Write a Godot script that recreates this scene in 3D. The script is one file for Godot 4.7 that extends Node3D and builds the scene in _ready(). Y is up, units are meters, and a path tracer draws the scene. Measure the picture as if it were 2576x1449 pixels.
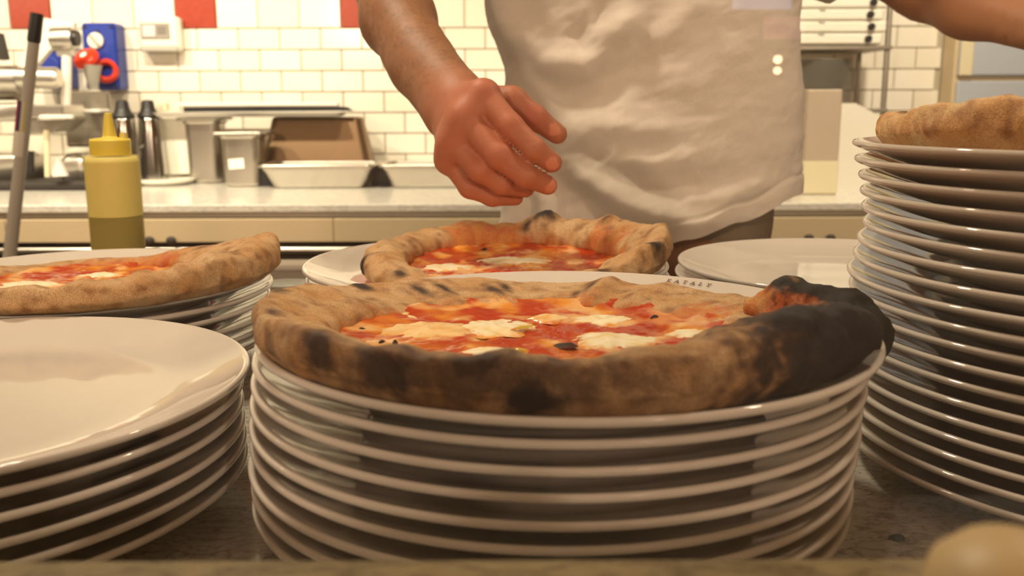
extends Node3D
# A pizza counter: stacks of white plates, four pizzas, the cook behind them and the tiled kitchen wall.
# Lengths in metres, floor at y = 0; the camera's eye is CY above the floor, and P(x, y, z) takes y from the eye.
const CY := 1.15
const ORD := ["topmost", "second", "third", "fourth", "fifth", "sixth", "seventh", "eighth", "ninth", "tenth", "eleventh", "twelfth", "thirteenth", "fourteenth", "fifteenth", "sixteenth", "seventeenth", "eighteenth", "nineteenth", "twentieth"]
var used := {}
var M := {}
var fine := FastNoiseLite.new()
var spots := FastNoiseLite.new()

func P(x: float, y: float, z: float) -> Vector3:
	return Vector3(x, y + CY, z)

func lin(r: float, g: float, b: float) -> Color:
	return Color(r / 255.0, g / 255.0, b / 255.0).srgb_to_linear()

func rgb8(r: float, g: float, b: float, a := 1.0) -> Color:
	return Color(r / 255.0, g / 255.0, b / 255.0, a)

# ---------- naming ----------
func numbered(called: String) -> String:
	var k: int = used.get(called, 0)
	used[called] = k + 1
	return called if k == 0 else "%s_%03d" % [called, k]

func tag(o: Node, label: String, category: String, group := "") -> Node:
	o.set_meta("label", label)
	o.set_meta("category", category)
	if group:
		o.set_meta("group", group)
	return o

func thing(called: String, label: String, category: String, at: Vector3, group := "") -> Node3D:
	var o := Node3D.new()
	o.name = numbered(called)
	add_child(o)
	o.position = at
	tag(o, label, category, group)
	return o

func one(called: String, mesh: Mesh, m: Material, label: String, category: String, at: Vector3, group := "") -> MeshInstance3D:
	var o := MeshInstance3D.new()
	o.name = numbered(called)
	o.mesh = mesh
	o.material_override = m
	add_child(o)
	o.position = at
	tag(o, label, category, group)
	return o

func part(parent: Node, called: String, mesh: Mesh, m: Material, at := Vector3.ZERO, turn := Vector3.ZERO, label := "") -> MeshInstance3D:
	var o := MeshInstance3D.new()
	o.name = called
	o.mesh = mesh
	o.material_override = m
	parent.add_child(o, true)
	o.position = at
	o.rotation_degrees = turn
	if label:
		o.set_meta("label", label)
	return o

func struct(called: String, mesh: Mesh, m: Material, at: Vector3) -> MeshInstance3D:
	var o := MeshInstance3D.new()
	o.name = called
	o.mesh = mesh
	o.material_override = m
	add_child(o)
	o.position = at
	o.set_meta("kind", "structure")
	return o

# ---------- materials ----------
func mat(c: Color, rough := 0.5, metal := 0.0) -> StandardMaterial3D:
	var m := StandardMaterial3D.new()
	m.albedo_color = c
	m.roughness = rough
	m.metallic = metal
	return m

func vmat(rough := 0.6) -> StandardMaterial3D:
	var m := mat(Color.WHITE, rough)
	m.vertex_color_use_as_albedo = true
	return m

func noise_tex(size: int, freq: float, seed_: int, ramp: Array, octaves := 4, ridged := false) -> ImageTexture:
	# tileable-looking noise mapped on a ramp of colours [[t, Color], ...]
	var n := FastNoiseLite.new()
	n.seed = seed_
	n.frequency = 1.0
	n.fractal_octaves = octaves
	if ridged:
		n.fractal_type = FastNoiseLite.FRACTAL_RIDGED
	var im := Image.create(size, size, false, Image.FORMAT_RGB8)
	var g := Gradient.new()
	var off := PackedFloat32Array()
	var col := PackedColorArray()
	for r in ramp:
		off.append(r[0])
		col.append(r[1])
	g.offsets = off
	g.colors = col
	var rr := freq / TAU
	for y in size:
		var b := TAU * y / size
		for x in size:
			var a := TAU * x / size
			# a torus keeps the edges seamless
			var v := n.get_noise_3d(cos(a) * rr * (2.0 + cos(b)), sin(a) * rr * (2.0 + cos(b)), sin(b) * rr)
			im.set_pixel(x, y, g.sample(clampf(v * 0.5 + 0.5, 0.0, 1.0)))
	return ImageTexture.create_from_image(im)

func marble(base: Color, vein: Color, scale: float, seed_: int, rough: float) -> StandardMaterial3D:
	var n := FastNoiseLite.new()
	n.seed = seed_
	n.frequency = 0.012
	n.fractal_octaves = 5
	n.domain_warp_enabled = true
	n.domain_warp_amplitude = 40.0
	n.domain_warp_frequency = 0.008
	var f2 := FastNoiseLite.new()
	f2.seed = seed_ + 5
	f2.frequency = 0.05
	f2.fractal_octaves = 4
	var size := 512
	var im := Image.create(size, size, false, Image.FORMAT_RGB8)
	for y in size:
		for x in size:
			# mirrored halves meet at the edges
			var sx := absf(x - 256.0) * 2.0
			var sy := absf(y - 256.0) * 2.0
			var v := absf(n.get_noise_2d(sx, sy * 2.0))
			var vein_amount := pow(clampf(1.0 - v * 5.0, 0.0, 1.0), 2.0)
			var cloud := clampf(f2.get_noise_2d(sx, sy * 2.5) * 0.7 + 0.3, 0.0, 1.0)
			im.set_pixel(x, y, base.lerp(vein, clampf(vein_amount * 0.75 + cloud * 0.45, 0.0, 1.0)))
	var m := mat(Color.WHITE, rough)
	m.albedo_texture = ImageTexture.create_from_image(im)
	m.uv1_triplanar = true
	m.uv1_world_triplanar = true
	m.uv1_scale = Vector3.ONE * scale
	return m

# ---------- meshes ----------
func commit(v: PackedVector3Array, idx: PackedInt32Array, col := PackedColorArray(), outward := false) -> ArrayMesh:
	# smooth normals from the faces; front faces run clockwise
	var n := PackedVector3Array()
	n.resize(v.size())
	for t in range(0, idx.size(), 3):
		var a := idx[t]
		var b := idx[t + 1]
		var c := idx[t + 2]
		var f := (v[c] - v[a]).cross(v[b] - v[a])
		n[a] += f
		n[b] += f
		n[c] += f
	if outward:
		var mid := Vector3.ZERO
		for p in v:
			mid += p
		mid /= v.size()
		var sum := 0.0
		for i in v.size():
			sum += n[i].dot(v[i] - mid)
		if sum < 0.0:
			for t in range(0, idx.size(), 3):
				var k := idx[t]
				idx[t] = idx[t + 1]
				idx[t + 1] = k
			for i in n.size():
				n[i] = -n[i]
	for i in n.size():
		n[i] = n[i].normalized() if n[i].length_squared() > 1e-20 else Vector3.UP
	var arr := []
	arr.resize(Mesh.ARRAY_MAX)
	arr[Mesh.ARRAY_VERTEX] = v
	arr[Mesh.ARRAY_NORMAL] = n
	arr[Mesh.ARRAY_INDEX] = idx
	if col.size() == v.size():
		arr[Mesh.ARRAY_COLOR] = col
	var m := ArrayMesh.new()
	m.add_surface_from_arrays(Mesh.PRIMITIVE_TRIANGLES, arr)
	return m

func grid_index(nu: int, nv: int, wrap: bool) -> PackedInt32Array:
	var idx := PackedInt32Array()
	for i in (nu if wrap else nu - 1):
		var i2 := (i + 1) % nu
		for j in nv - 1:
			var a := i * nv + j
			var b := i2 * nv + j
			idx.append_array([a, b, a + 1, b, b + 1, a + 1])
	return idx

func lathe(profile: Array, seg := 48) -> ArrayMesh:
	# profile: Vector2(radius, height); a repeated point makes a crease
	var v := PackedVector3Array()
	for i in seg:
		var a := TAU * i / seg
		for p in profile:
			v.append(Vector3(p.x * cos(a), p.y, p.x * sin(a)))
	return commit(v, grid_index(seg, profile.size(), true), PackedColorArray(), true)

func tube(path: Array, radii: Array, seg := 12, capped := true) -> ArrayMesh:
	var v := PackedVector3Array()
	var n := path.size()
	var side := Vector3.ZERO
	for i in n:
		var d: Vector3 = (path[mini(i + 1, n - 1)] - path[maxi(i - 1, 0)]).normalized()
		if side == Vector3.ZERO:
			side = d.cross(Vector3.UP if absf(d.y) < 0.9 else Vector3.RIGHT).normalized()
		side = (side - d * side.dot(d)).normalized()
		var up := side.cross(d)
		var r: float = radii[mini(i, radii.size() - 1)]
		for k in seg:
			var a := TAU * k / seg
			v.append(path[i] + (side * cos(a) + up * sin(a)) * r)
	var idx := grid_index(n, seg, false)
	for i in n - 1:
		var a := i * seg + seg - 1
		var b := (i + 1) * seg + seg - 1
		idx.append_array([a, b, i * seg, b, (i + 1) * seg, i * seg])
	if capped:
		for e in [0, n - 1]:
			var c := v.size()
			v.append(path[e])
			var start := v.size()
			for k in seg:
				v.append(v[e * seg + k])
			for k in seg:
				if e == 0:
					idx.append_array([c, start + k, start + (k + 1) % seg])
				else:
					idx.append_array([c, start + (k + 1) % seg, start + k])
	return commit(v, idx, PackedColorArray(), true)

func box(size: Vector3, bevel := 0.0) -> ArrayMesh:
	# a box with chamfered edges, its centre at the origin
	var h := size / 2.0
	var b := minf(bevel, minf(h.x, minf(h.y, h.z)) * 0.8)
	var st := SurfaceTool.new()
	st.begin(Mesh.PRIMITIVE_TRIANGLES)
	var quads := []
	var axes := [Vector3.RIGHT, Vector3.UP, Vector3.BACK]
	for k in 3:
		for s in [-1.0, 1.0]:
			var n: Vector3 = axes[k] * s
			var u: Vector3 = axes[(k + 1) % 3]
			var w: Vector3 = axes[(k + 2) % 3]
			var c: Vector3 = n * h
			var eu: Vector3 = u * (h.dot(u) - b)
			var ew: Vector3 = w * (h.dot(w) - b)
			quads.append([n, [c - eu - ew, c + eu - ew, c + eu + ew, c - eu + ew]])
			if b > 0.0:
				for s2 in [-1.0, 1.0]:
					# the edge shared with the face across u
					var n2: Vector3 = u * s2
					var c2: Vector3 = n * (h.dot(axes[k]) - b) + n2 * h.dot(u)
					var c1: Vector3 = n * h.dot(axes[k]) + n2 * (h.dot(u) - b)
					quads.append([(n + n2).normalized(), [c1 - ew, c1 + ew, c2 + ew, c2 - ew]])
	if b > 0.0:
		for x in [-1.0, 1.0]:
			for y in [-1.0, 1.0]:
				for z in [-1.0, 1.0]:
					var s := Vector3(x, y, z)
					var pa := Vector3(h.x, h.y - b, h.z - b) * s
					var pb := Vector3(h.x - b, h.y, h.z - b) * s
					var pc := Vector3(h.x - b, h.y - b, h.z) * s
					quads.append([s.normalized(), [pa, pb, pc]])
	for q in quads:
		var n: Vector3 = q[0]
		var p: Array = q[1]
		if (p[2] - p[0]).cross(p[1] - p[0]).dot(n) < 0.0:
			p.reverse()
		for t in range(1, p.size() - 1):
			for k in [0, t, t + 1]:
				st.set_normal(n)
				st.add_vertex(p[k])
	st.index()
	return st.commit()

func prism(outline: Array, depth: float) -> ArrayMesh:
	# a convex outline in x, y pushed along z, centred on z = 0
	var st := SurfaceTool.new()
	st.begin(Mesh.PRIMITIVE_TRIANGLES)
	var n := outline.size()
	var mid := Vector2.ZERO
	for p in outline:
		mid += p / n
	for s in [-1.0, 1.0]:
		for t in range(1, n - 1):
			var tri := [outline[0], outline[t], outline[t + 1]]
			var a := Vector3(tri[0].x, tri[0].y, s * depth / 2)
			var b := Vector3(tri[1].x, tri[1].y, s * depth / 2)
			var c := Vector3(tri[2].x, tri[2].y, s * depth / 2)
			if (c - a).cross(b - a).z * s < 0.0:
				var k := b
				b = c
				c = k
			for p in [a, b, c]:
				st.set_normal(Vector3(0, 0, s))
				st.add_vertex(p)
	for t in n:
		var p0: Vector2 = outline[t]
		var p1: Vector2 = outline[(t + 1) % n]
		var nn := Vector2(p1.y - p0.y, p0.x - p1.x).normalized()
		if nn.dot((p0 + p1) / 2 - mid) < 0.0:
			nn = -nn
		var normal := Vector3(nn.x, nn.y, 0)
		var q := [Vector3(p0.x, p0.y, -depth / 2), Vector3(p1.x, p1.y, -depth / 2), Vector3(p1.x, p1.y, depth / 2), Vector3(p0.x, p0.y, depth / 2)]
		if (q[2] - q[0]).cross(q[1] - q[0]).dot(normal) < 0.0:
			q.reverse()
		for k in [0, 1, 2, 0, 2, 3]:
			st.set_normal(normal)
			st.add_vertex(q[k])
	st.index()
	return st.commit()

func join(list: Array) -> ArrayMesh:
	# [[mesh, Transform3D or Vector3], ...] as one mesh
	var st := SurfaceTool.new()
	st.begin(Mesh.PRIMITIVE_TRIANGLES)
	for e in list:
		var t: Transform3D = e[1] if e[1] is Transform3D else Transform3D(Basis(), e[1])
		st.append_from(e[0], 0, t)
	return st.commit()

func turned(deg: Vector3, at := Vector3.ZERO) -> Transform3D:
	return Transform3D(Basis.from_euler(deg * PI / 180.0), at)

func smin(a: float, b: float, k: float) -> float:
	var h := maxf(k - absf(a - b), 0.0) / k
	return minf(a, b) - h * h * k * 0.25

func nets(groups: Array, cell: float, kout: float, color: Callable, bump := 0.0, bump_freq := 60.0) -> ArrayMesh:
	# Tapered capsules [a, b, ra, rb] joined by a smooth minimum within a group (k) and between groups (kout), meshed as surface nets.
	var lo := Vector3.ONE * 1e9
	var hi := -lo
	for g in groups:
		for b in g.b:
			var r := maxf(b[2], b[3]) + cell * 3.0
			for e in 2:
				lo = lo.min(b[e] - Vector3.ONE * r)
				hi = hi.max(b[e] + Vector3.ONE * r)
	var nx := int((hi.x - lo.x) / cell) + 2
	var ny := int((hi.y - lo.y) / cell) + 2
	var nz := int((hi.z - lo.z) / cell) + 2
	var sy := nx
	var sz := nx * ny
	var f := PackedFloat32Array()
	f.resize(nx * ny * nz)
	f.fill(0.2)
	var tmp := PackedFloat32Array()
	tmp.resize(f.size())
	for g in groups:
		tmp.fill(0.2)
		var k: float = g.k
		for b in g.b:
			var a: Vector3 = b[0]
			var ba: Vector3 = b[1] - a
			var len2 := maxf(ba.length_squared(), 1e-12)
			var ra: float = b[2]
			var rb: float = b[3]
			var m := maxf(ra, rb) + k + kout + cell * 2.0
			var l0 := ((a.min(b[1]) - Vector3.ONE * m - lo) / cell).floor()
			var l1 := ((a.max(b[1]) + Vector3.ONE * m - lo) / cell).ceil()
			for z in range(maxi(int(l0.z), 0), mini(int(l1.z), nz - 1) + 1):
				for y in range(maxi(int(l0.y), 0), mini(int(l1.y), ny - 1) + 1):
					var at := y * sy + z * sz
					for x in range(maxi(int(l0.x), 0), mini(int(l1.x), nx - 1) + 1):
						var pa := Vector3(lo.x + x * cell, lo.y + y * cell, lo.z + z * cell) - a
						var h := clampf(pa.dot(ba) / len2, 0.0, 1.0)
						var d := (pa - ba * h).length() - (ra + (rb - ra) * h)
						var o := tmp[at + x]
						var hh := k - absf(o - d)
						tmp[at + x] = minf(o, d) - (hh * hh / k * 0.25 if hh > 0.0 else 0.0)
		for i in f.size():
			var d := tmp[i]
			if d < 0.15:
				var o := f[i]
				var hh := kout - absf(o - d)
				f[i] = minf(o, d) - (hh * hh / kout * 0.25 if hh > 0.0 else 0.0)
	if bump > 0.0:
		for i in f.size():
			if absf(f[i]) < bump + cell * 2.0:
				var x := i % nx
				var y := (i / nx) % ny
				var z := i / sz
				f[i] += bump * fine.get_noise_3d((lo.x + x * cell) * bump_freq, (lo.y + y * cell) * bump_freq, (lo.z + z * cell) * bump_freq)
	var v := PackedVector3Array()
	var col := PackedColorArray()
	var at_cell := PackedInt32Array()
	at_cell.resize(f.size())
	at_cell.fill(-1)
	var corner := [0, 1, sy, sy + 1, sz, sz + 1, sz + sy, sz + sy + 1]
	var edges := [[0, 1], [2, 3], [4, 5], [6, 7], [0, 2], [1, 3], [4, 6], [5, 7], [0, 4], [1, 5], [2, 6], [3, 7]]
	for z in nz - 1:
		for y in ny - 1:
			var row := y * sy + z * sz
			for x in nx - 1:
				var i := row + x
				var neg := 0
				if f[i] > 0.05:
					continue
				for c in corner:
					if f[i + c] < 0.0:
						neg += 1
				if neg == 0 or neg == 8:
					continue
				var s := Vector3.ZERO
				var n := 0
				for e in edges:
					var fa := f[i + corner[e[0]]]
					var fb := f[i + corner[e[1]]]
					if (fa < 0.0) != (fb < 0.0):
						var t := fa / (fa - fb)
						var ca := Vector3(e[0] & 1, (e[0] >> 1) & 1, e[0] >> 2)
						var cb := Vector3(e[1] & 1, (e[1] >> 1) & 1, e[1] >> 2)
						s += ca.lerp(cb, t)
						n += 1
				at_cell[i] = v.size()
				var p := lo + (Vector3(x, y, z) + s / n) * cell
				v.append(p)
				col.append(color.call(p))
	var idx := PackedInt32Array()
	var steps := [[1, sy, sz], [sy, sz, 1], [sz, 1, sy]]
	for z in range(1, nz - 1):
		for y in range(1, ny - 1):
			var row := y * sy + z * sz
			for x in range(1, nx - 1):
				var i := row + x
				if at_cell[i] < 0:
					continue
				for s in steps:
					var inside := f[i] < 0.0
					if inside == (f[i + s[0]] < 0.0):
						continue
					var q0 := at_cell[i]
					var q1 := at_cell[i - s[1]]
					var q2 := at_cell[i - s[1] - s[2]]
					var q3 := at_cell[i - s[2]]
					if q1 < 0 or q2 < 0 or q3 < 0:
						continue
					if inside:
						idx.append_array([q0, q2, q1, q0, q3, q2])
					else:
						idx.append_array([q0, q1, q2, q0, q2, q3])
	return commit(v, idx, col, true)

func table(t: Array, deg: float) -> float:
	# periodic table [[degree, value], ...] with soft steps between the entries
	deg = fposmod(deg, 360.0)
	for i in t.size():
		var a: float = t[i][0]
		var b: float = t[(i + 1) % t.size()][0] + (360.0 if i == t.size() - 1 else 0.0)
		var d := deg if deg >= a else deg + 360.0
		if d >= a and d <= b:
			var u := (d - a) / (b - a)
			u = u * u * (3.0 - 2.0 * u)
			return lerpf(t[i][1], t[(i + 1) % t.size()][1], u)
	return t[0][1]

# ---------- plates ----------
const PLATE_WELL := 0.0113     # height of the well's floor above the foot
const PLATE_RIM := 0.0258
func plate_mesh() -> ArrayMesh:
	var p := []
	for a in [[0, 11.3], [50, 11.3], [100, 11.3], [112, 11.4], [120, 12.0], [127, 13.1], [134, 14.8], [142, 17.4], [150, 20.2], [156, 22.5], [160, 24.3], [162, 25.3], [163.4, 25.8], [164.6, 25.6], [165.3, 24.8], [165.5, 23.6], [165.1, 22.5], [164.0, 21.6], [161, 20.2], [155, 17.8], [148, 14.9], [140, 11.9], [132, 9.4], [124, 7.4], [116, 6.3], [108, 5.8], [105.5, 5.0], [104.4, 2.5], [103.2, 0.5], [102, 0], [98, 0], [96.8, 0.5], [96, 4.6], [93, 5.4], [60, 5.6], [0, 5.6]]:
		p.append(Vector2(a[0] / 1000.0, a[1] / 1000.0))
	return lathe(p, 144)

func plate_y(r: float) -> float:
	# the plate's upper face above its well
	if r < 0.110:
		return 0.0
	var t := minf((r - 0.110) / 0.0535, 1.0)
	return 0.0145 * pow(t, 1.5)

var plate_shape: ArrayMesh
func stack(count: int, base: Vector3, step: float, xs: Array, zs: Array, where: String, group: String, squash := 1.0, labels := {}) -> Array:
	# count plates, the first on top; base is the point of the counter under the stack
	var rng := RandomNumberGenerator.new()
	rng.seed = hash(where)
	var made := []
	for i in count:
		var label: String = labels.get(i, "white porcelain dinner plate, %s %s" % [ORD[i], where])
		if i > 0 and i == count - 1:
			label = "white porcelain dinner plate at the very bottom %s" % where.trim_prefix("in ")
		var x: float = xs[i] if i < xs.size() else xs[xs.size() - 1] + rng.randf_range(-0.0015, 0.0015)
		var z: float = (zs[i] if i < zs.size() else zs[zs.size() - 1]) + rng.randf_range(-0.0012, 0.0012)
		var o := one("dinner_plate", plate_shape, M.porcelain, label, "plate", Vector3(x, base.y + step * (count - 1 - i), z), group)
		o.rotation.y = rng.randf_range(0, TAU)
		o.scale = Vector3(1, squash, 1)
		made.append(o)
	return made

# ---------- pizza ----------
func blob(rx: float, rz: float, h: float, seed_: float, colors: Array) -> ArrayMesh:
	# a melted puddle: uneven outline, low dome, thin edge
	var v := PackedVector3Array()
	var c := PackedColorArray()
	var nu := 80
	var nv := 12
	for i in nu:
		var a := TAU * i / nu
		var w := 1.0 + 0.28 * fine.get_noise_3d(cos(a) * 1.2, sin(a) * 1.2, seed_ * 7.3) + 0.07 * fine.get_noise_3d(cos(a) * 4.0, sin(a) * 4.0, seed_ * 3.1)
		for j in nv:
			var t := float(j) / (nv - 1)
			var x := cos(a) * rx * w * t
			var z := sin(a) * rz * w * t
			var y := h * (1.0 - pow(t, 2.6)) * (0.8 + 0.55 * fine.get_noise_3d(x * 90.0, seed_, z * 90.0)) - 0.0006 * t
			v.append(Vector3(x, y, z))
			var n := clampf(0.5 + 0.9 * fine.get_noise_3d(x * 75.0, seed_ + 9.0, z * 75.0), 0.0, 1.0)
			var edge := clampf((t - 0.72 + 0.25 * fine.get_noise_3d(x * 160.0, seed_ + 4.0, z * 160.0)) * 4.0, 0.0, 1.0)
			c.append(colors[0].lerp(colors[1], n * n).lerp(colors[2], edge))
	return commit(v, grid_index(nu, nv, true), c, false)

func pizza(called: String, label: String, at: Vector3, off: Vector2, o: Dictionary) -> Node3D:
	# at: centre on the plate's well; off: the pizza's centre seen from the plate's; angles: 0 right, 90 front, 180 left, 270 back
	var root := thing(called, label, "pizza", at, "pizzas on the plates")
	var nu: int = o.nu
	var nv: int = o.nv
	var sd: float = o.seed
	var v := PackedVector3Array()
	var col := PackedColorArray()
	var dough := lin(216, 182, 138)
	var golden := lin(200, 152, 94)
	var toast := lin(140, 92, 46)
	var brown := lin(84, 52, 24)
	var black := lin(30, 20, 13)
	var smear := lin(216, 140, 56)
	for i in nu:
		var deg := 360.0 * i / nu
		var a := deg_to_rad(deg)
		var dir := Vector3(cos(a), 0, sin(a))
		var ro := table(o.R, deg)
		var w := table(o.W, deg)
		var h := table(o.H, deg)
		for b in o.get("bumps", []):
			var d: float = absf(wrapf(deg - b[0], -180.0, 180.0)) / b[1]
			h += b[2] * exp(-d * d)
		ro += 0.003 * fine.get_noise_3d(cos(a) * 2.5, sd, sin(a) * 2.5) + 0.0015 * fine.get_noise_3d(cos(a) * 9.0, sd + 5.0, sin(a) * 9.0)
		h *= 1.0 + 0.13 * fine.get_noise_3d(cos(a) * 3.4, sd + 20.0, sin(a) * 3.4)
		var wo := w * 0.40
		var wi := w * 0.60
		var rc := ro - wo
		for j in nv:
			var s := float(j) / (nv - 1)
			var psi := deg_to_rad(lerpf(212.0, -80.0, s))
			var cs := cos(psi)
			var sn := sin(psi)
			var r := rc + (wo if cs > 0.0 else wi) * cs
			var yc := 0.36 * h
			var y := yc + ((h - yc) * pow(sn, 0.85) if sn > 0.0 else yc * sn)
			var p := dir * r
			y += plate_y((Vector2(p.x, p.z) + off).length()) * clampf((r - rc) / (wo + 1e-6) * 0.6 + 0.5, 0.2, 1.0)
			p.y = y
			var q := p * 1.0
			var lump := 0.0034 * fine.get_noise_3d(q.x * 24.0, q.y * 24.0 + sd, q.z * 24.0) + 0.0011 * fine.get_noise_3d(q.x * 75.0, q.y * 75.0 + sd, q.z * 75.0) + 0.0004 * fine.get_noise_3d(q.x * 230.0, q.y * 230.0, q.z * 230.0)
			p += (dir * cs + Vector3.UP * sn) * lump * (h / 0.034) * (1.0 if sn > -0.3 else 0.3)
			p.y = maxf(p.y, plate_y((Vector2(p.x, p.z) + off).length()) + 0.0004)
			v.append(p)
			# colours of the bake: dough, golden and toasted patches, char spots, some painted shade
			var n1 := 0.5 + 0.75 * fine.get_noise_3d(q.x * 30.0 + sd, q.y * 30.0, q.z * 30.0)
			var n2 := 0.5 + 0.8 * fine.get_noise_3d(q.x * 62.0, q.y * 62.0 + sd, q.z * 62.0)
			var n3 := fine.get_noise_3d(q.x * 150.0, q.y * 150.0 + sd, q.z * 150.0)
			var c := dough.lerp(golden, clampf(n1, 0.0, 1.0)).lerp(toast, clampf((n2 - 0.52) * 1.5, 0.0, 0.75))
			var cell := spots.get_noise_3d(q.x * 46.0 + sd * 3.0, q.y * 46.0, q.z * 46.0)
			var leo: float = clampf((cell + o.leopard + 0.16 * n3 + 0.3 * fine.get_noise_3d(q.x * 16.0, q.y * 16.0 + sd, q.z * 16.0)) * 3.2, 0.0, 1.0)
			var burn := leo * 0.8
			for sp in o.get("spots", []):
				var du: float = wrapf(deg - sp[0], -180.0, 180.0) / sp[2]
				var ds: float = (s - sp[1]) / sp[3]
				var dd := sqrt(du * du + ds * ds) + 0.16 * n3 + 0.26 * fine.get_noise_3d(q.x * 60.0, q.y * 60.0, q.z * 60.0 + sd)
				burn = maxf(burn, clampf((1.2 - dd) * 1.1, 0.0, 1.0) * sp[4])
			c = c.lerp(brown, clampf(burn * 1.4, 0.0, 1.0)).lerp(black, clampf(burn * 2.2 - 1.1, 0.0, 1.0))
			var wet := clampf((0.17 + 0.12 * fine.get_noise_3d(q.x * 40.0, 3.0 + sd, q.z * 40.0) - s) * 9.0, 0.0, 1.0)
			for sm in o.get("smears", []):
				var du2: float = wrapf(deg - sm[0], -180.0, 180.0) / sm[1]
				wet = maxf(wet, clampf((sm[2] + 0.14 * n3 - s) * 7.0, 0.0, 1.0) * clampf((1.0 - du2 * du2) * 3.0, 0.0, 1.0))
			c = c.lerp(smear.lerp(lin(202, 92, 28), clampf(0.5 + fine.get_noise_3d(q.x * 70.0, 8.0 + sd, q.z * 70.0), 0.0, 1.0)), wet * 0.8)
			var tone: float = o.get("tone", 1.0)
			col.append(Color(minf(c.r * tone, 0.8), minf(c.g * tone, 0.7), c.b * tone))
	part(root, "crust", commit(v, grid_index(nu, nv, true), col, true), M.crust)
	# the sauced middle
	var sv := PackedVector3Array()
	var sc := PackedColorArray()
	var ru := 260
	var rv := 60
	var red := lin(190, 66, 22)
	var deep := lin(172, 52, 18)
	var orange := lin(208, 120, 46)
	var oily := lin(226, 150, 48)
	var milk := lin(232, 196, 140)
	for i in ru:
		var deg := 360.0 * i / ru
		var a := deg_to_rad(deg)
		var edge := table(o.R, deg) - table(o.W, deg) * 0.80
		for j in rv:
			var t := float(j) / (rv - 1)
			var x := cos(a) * edge * t
			var z := sin(a) * edge * t
			var y := 0.0062 + 0.0016 * fine.get_noise_3d(x * 45.0, sd, z * 45.0) + 0.0007 * fine.get_noise_3d(x * 170.0, sd, z * 170.0) + 0.0045 * pow(t, 5.0)
			sv.append(Vector3(x, y, z))
			var n1 := 0.5 + 0.8 * fine.get_noise_3d(x * 34.0, sd + 2.0, z * 34.0)
			var n2 := 0.5 + 0.9 * fine.get_noise_3d(x * 26.0 + 4.0, sd + 6.0, z * 26.0)
			var n3 := fine.get_noise_3d(x * 130.0, sd + 6.0, z * 130.0)
			var c := deep.lerp(red, clampf(n1 + n3 * 0.3, 0.0, 1.0)).lerp(orange, clampf((n2 - 0.34) * 1.5 + n3 * 0.18, 0.0, 1.0))
			c = c.lerp(oily, clampf((n2 * n1 - 0.24) * 2.4 + n3 * 0.2, 0.0, 0.8)).lerp(milk, clampf((n1 - 0.6) * 1.8 + n3 * 0.25, 0.0, 0.6))
			sc.append(c)
	part(root, "tomato_sauce", commit(sv, grid_index(ru, rv, true), sc, false), M.sauce)
	var k := 0.0
	for m in o.cheese:
		k += 1.0
		var tint: Array = [lin(246, 236, 206), lin(238, 214, 160), lin(224, 150, 66)]
		if m.size() > 5 and m[5] == 1:
			tint = [lin(238, 206, 150), lin(228, 176, 104), lin(214, 120, 46)]
		part(root, "mozzarella", blob(m[2] * 1.08, m[3] * 1.08, 0.0026, sd + k, tint), M.cheese, Vector3(m[0] - at.x, 0.0064, m[1] - at.z), Vector3(0, m[4], 0))
	for m in o.get("oil", []):
		k += 1.0
		part(root, "olive_oil", blob(m[2], m[3], 0.0012, sd + k, [lin(190, 168, 60), lin(206, 170, 70), lin(206, 130, 40)]), M.sauce, Vector3(m[0] - at.x, 0.0088, m[1] - at.z), Vector3(0, m[4], 0))
	for m in o.get("bits", []):
		k += 1.0
		part(root, "charred_basil", blob(m[2], m[2] * 0.7, 0.0016, sd + k, [lin(38, 22, 14), lin(58, 30, 14), lin(96, 42, 16)]), M.crust, Vector3(m[0] - at.x, 0.0078, m[1] - at.z), Vector3(0, k * 50.0, 0))
	return root

# ---------- the cook ----------
func polyline_bump(x: float, y: float, folds: Array) -> float:
	var d := 0.0
	var p := Vector2(x, y)
	for f in folds:
		var w: float = f[0]
		if y < f[3].position.y or y > f[3].end.y or x < f[3].position.x or x > f[3].end.x:
			continue
		var pts: Array = f[2]
		var best := 1e9
		var along := 0.0
		for i in pts.size() - 1:
			var a: Vector2 = pts[i]
			var ab: Vector2 = pts[i + 1] - a
			var h := clampf((p - a).dot(ab) / ab.length_squared(), 0.0, 1.0)
			var q := p.distance_squared_to(a + ab * h)
			if q < best:
				best = q
				along = (i + h) / (pts.size() - 1)
		d += f[1] * exp(-best / (w * w)) * clampf(minf(along, 1.0 - along) * 5.0 + 0.25, 0.0, 1.0)
	return d

func ramp(t: Array, x: float) -> float:
	if x <= t[0][0]:
		return t[0][1]
	for i in t.size() - 1:
		if x <= t[i + 1][0]:
			var u: float = (x - t[i][0]) / (t[i + 1][0] - t[i][0])
			u = u * u * (3.0 - 2.0 * u)
			return lerpf(t[i][1], t[i + 1][1], u)
	return t[t.size() - 1][1]

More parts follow.
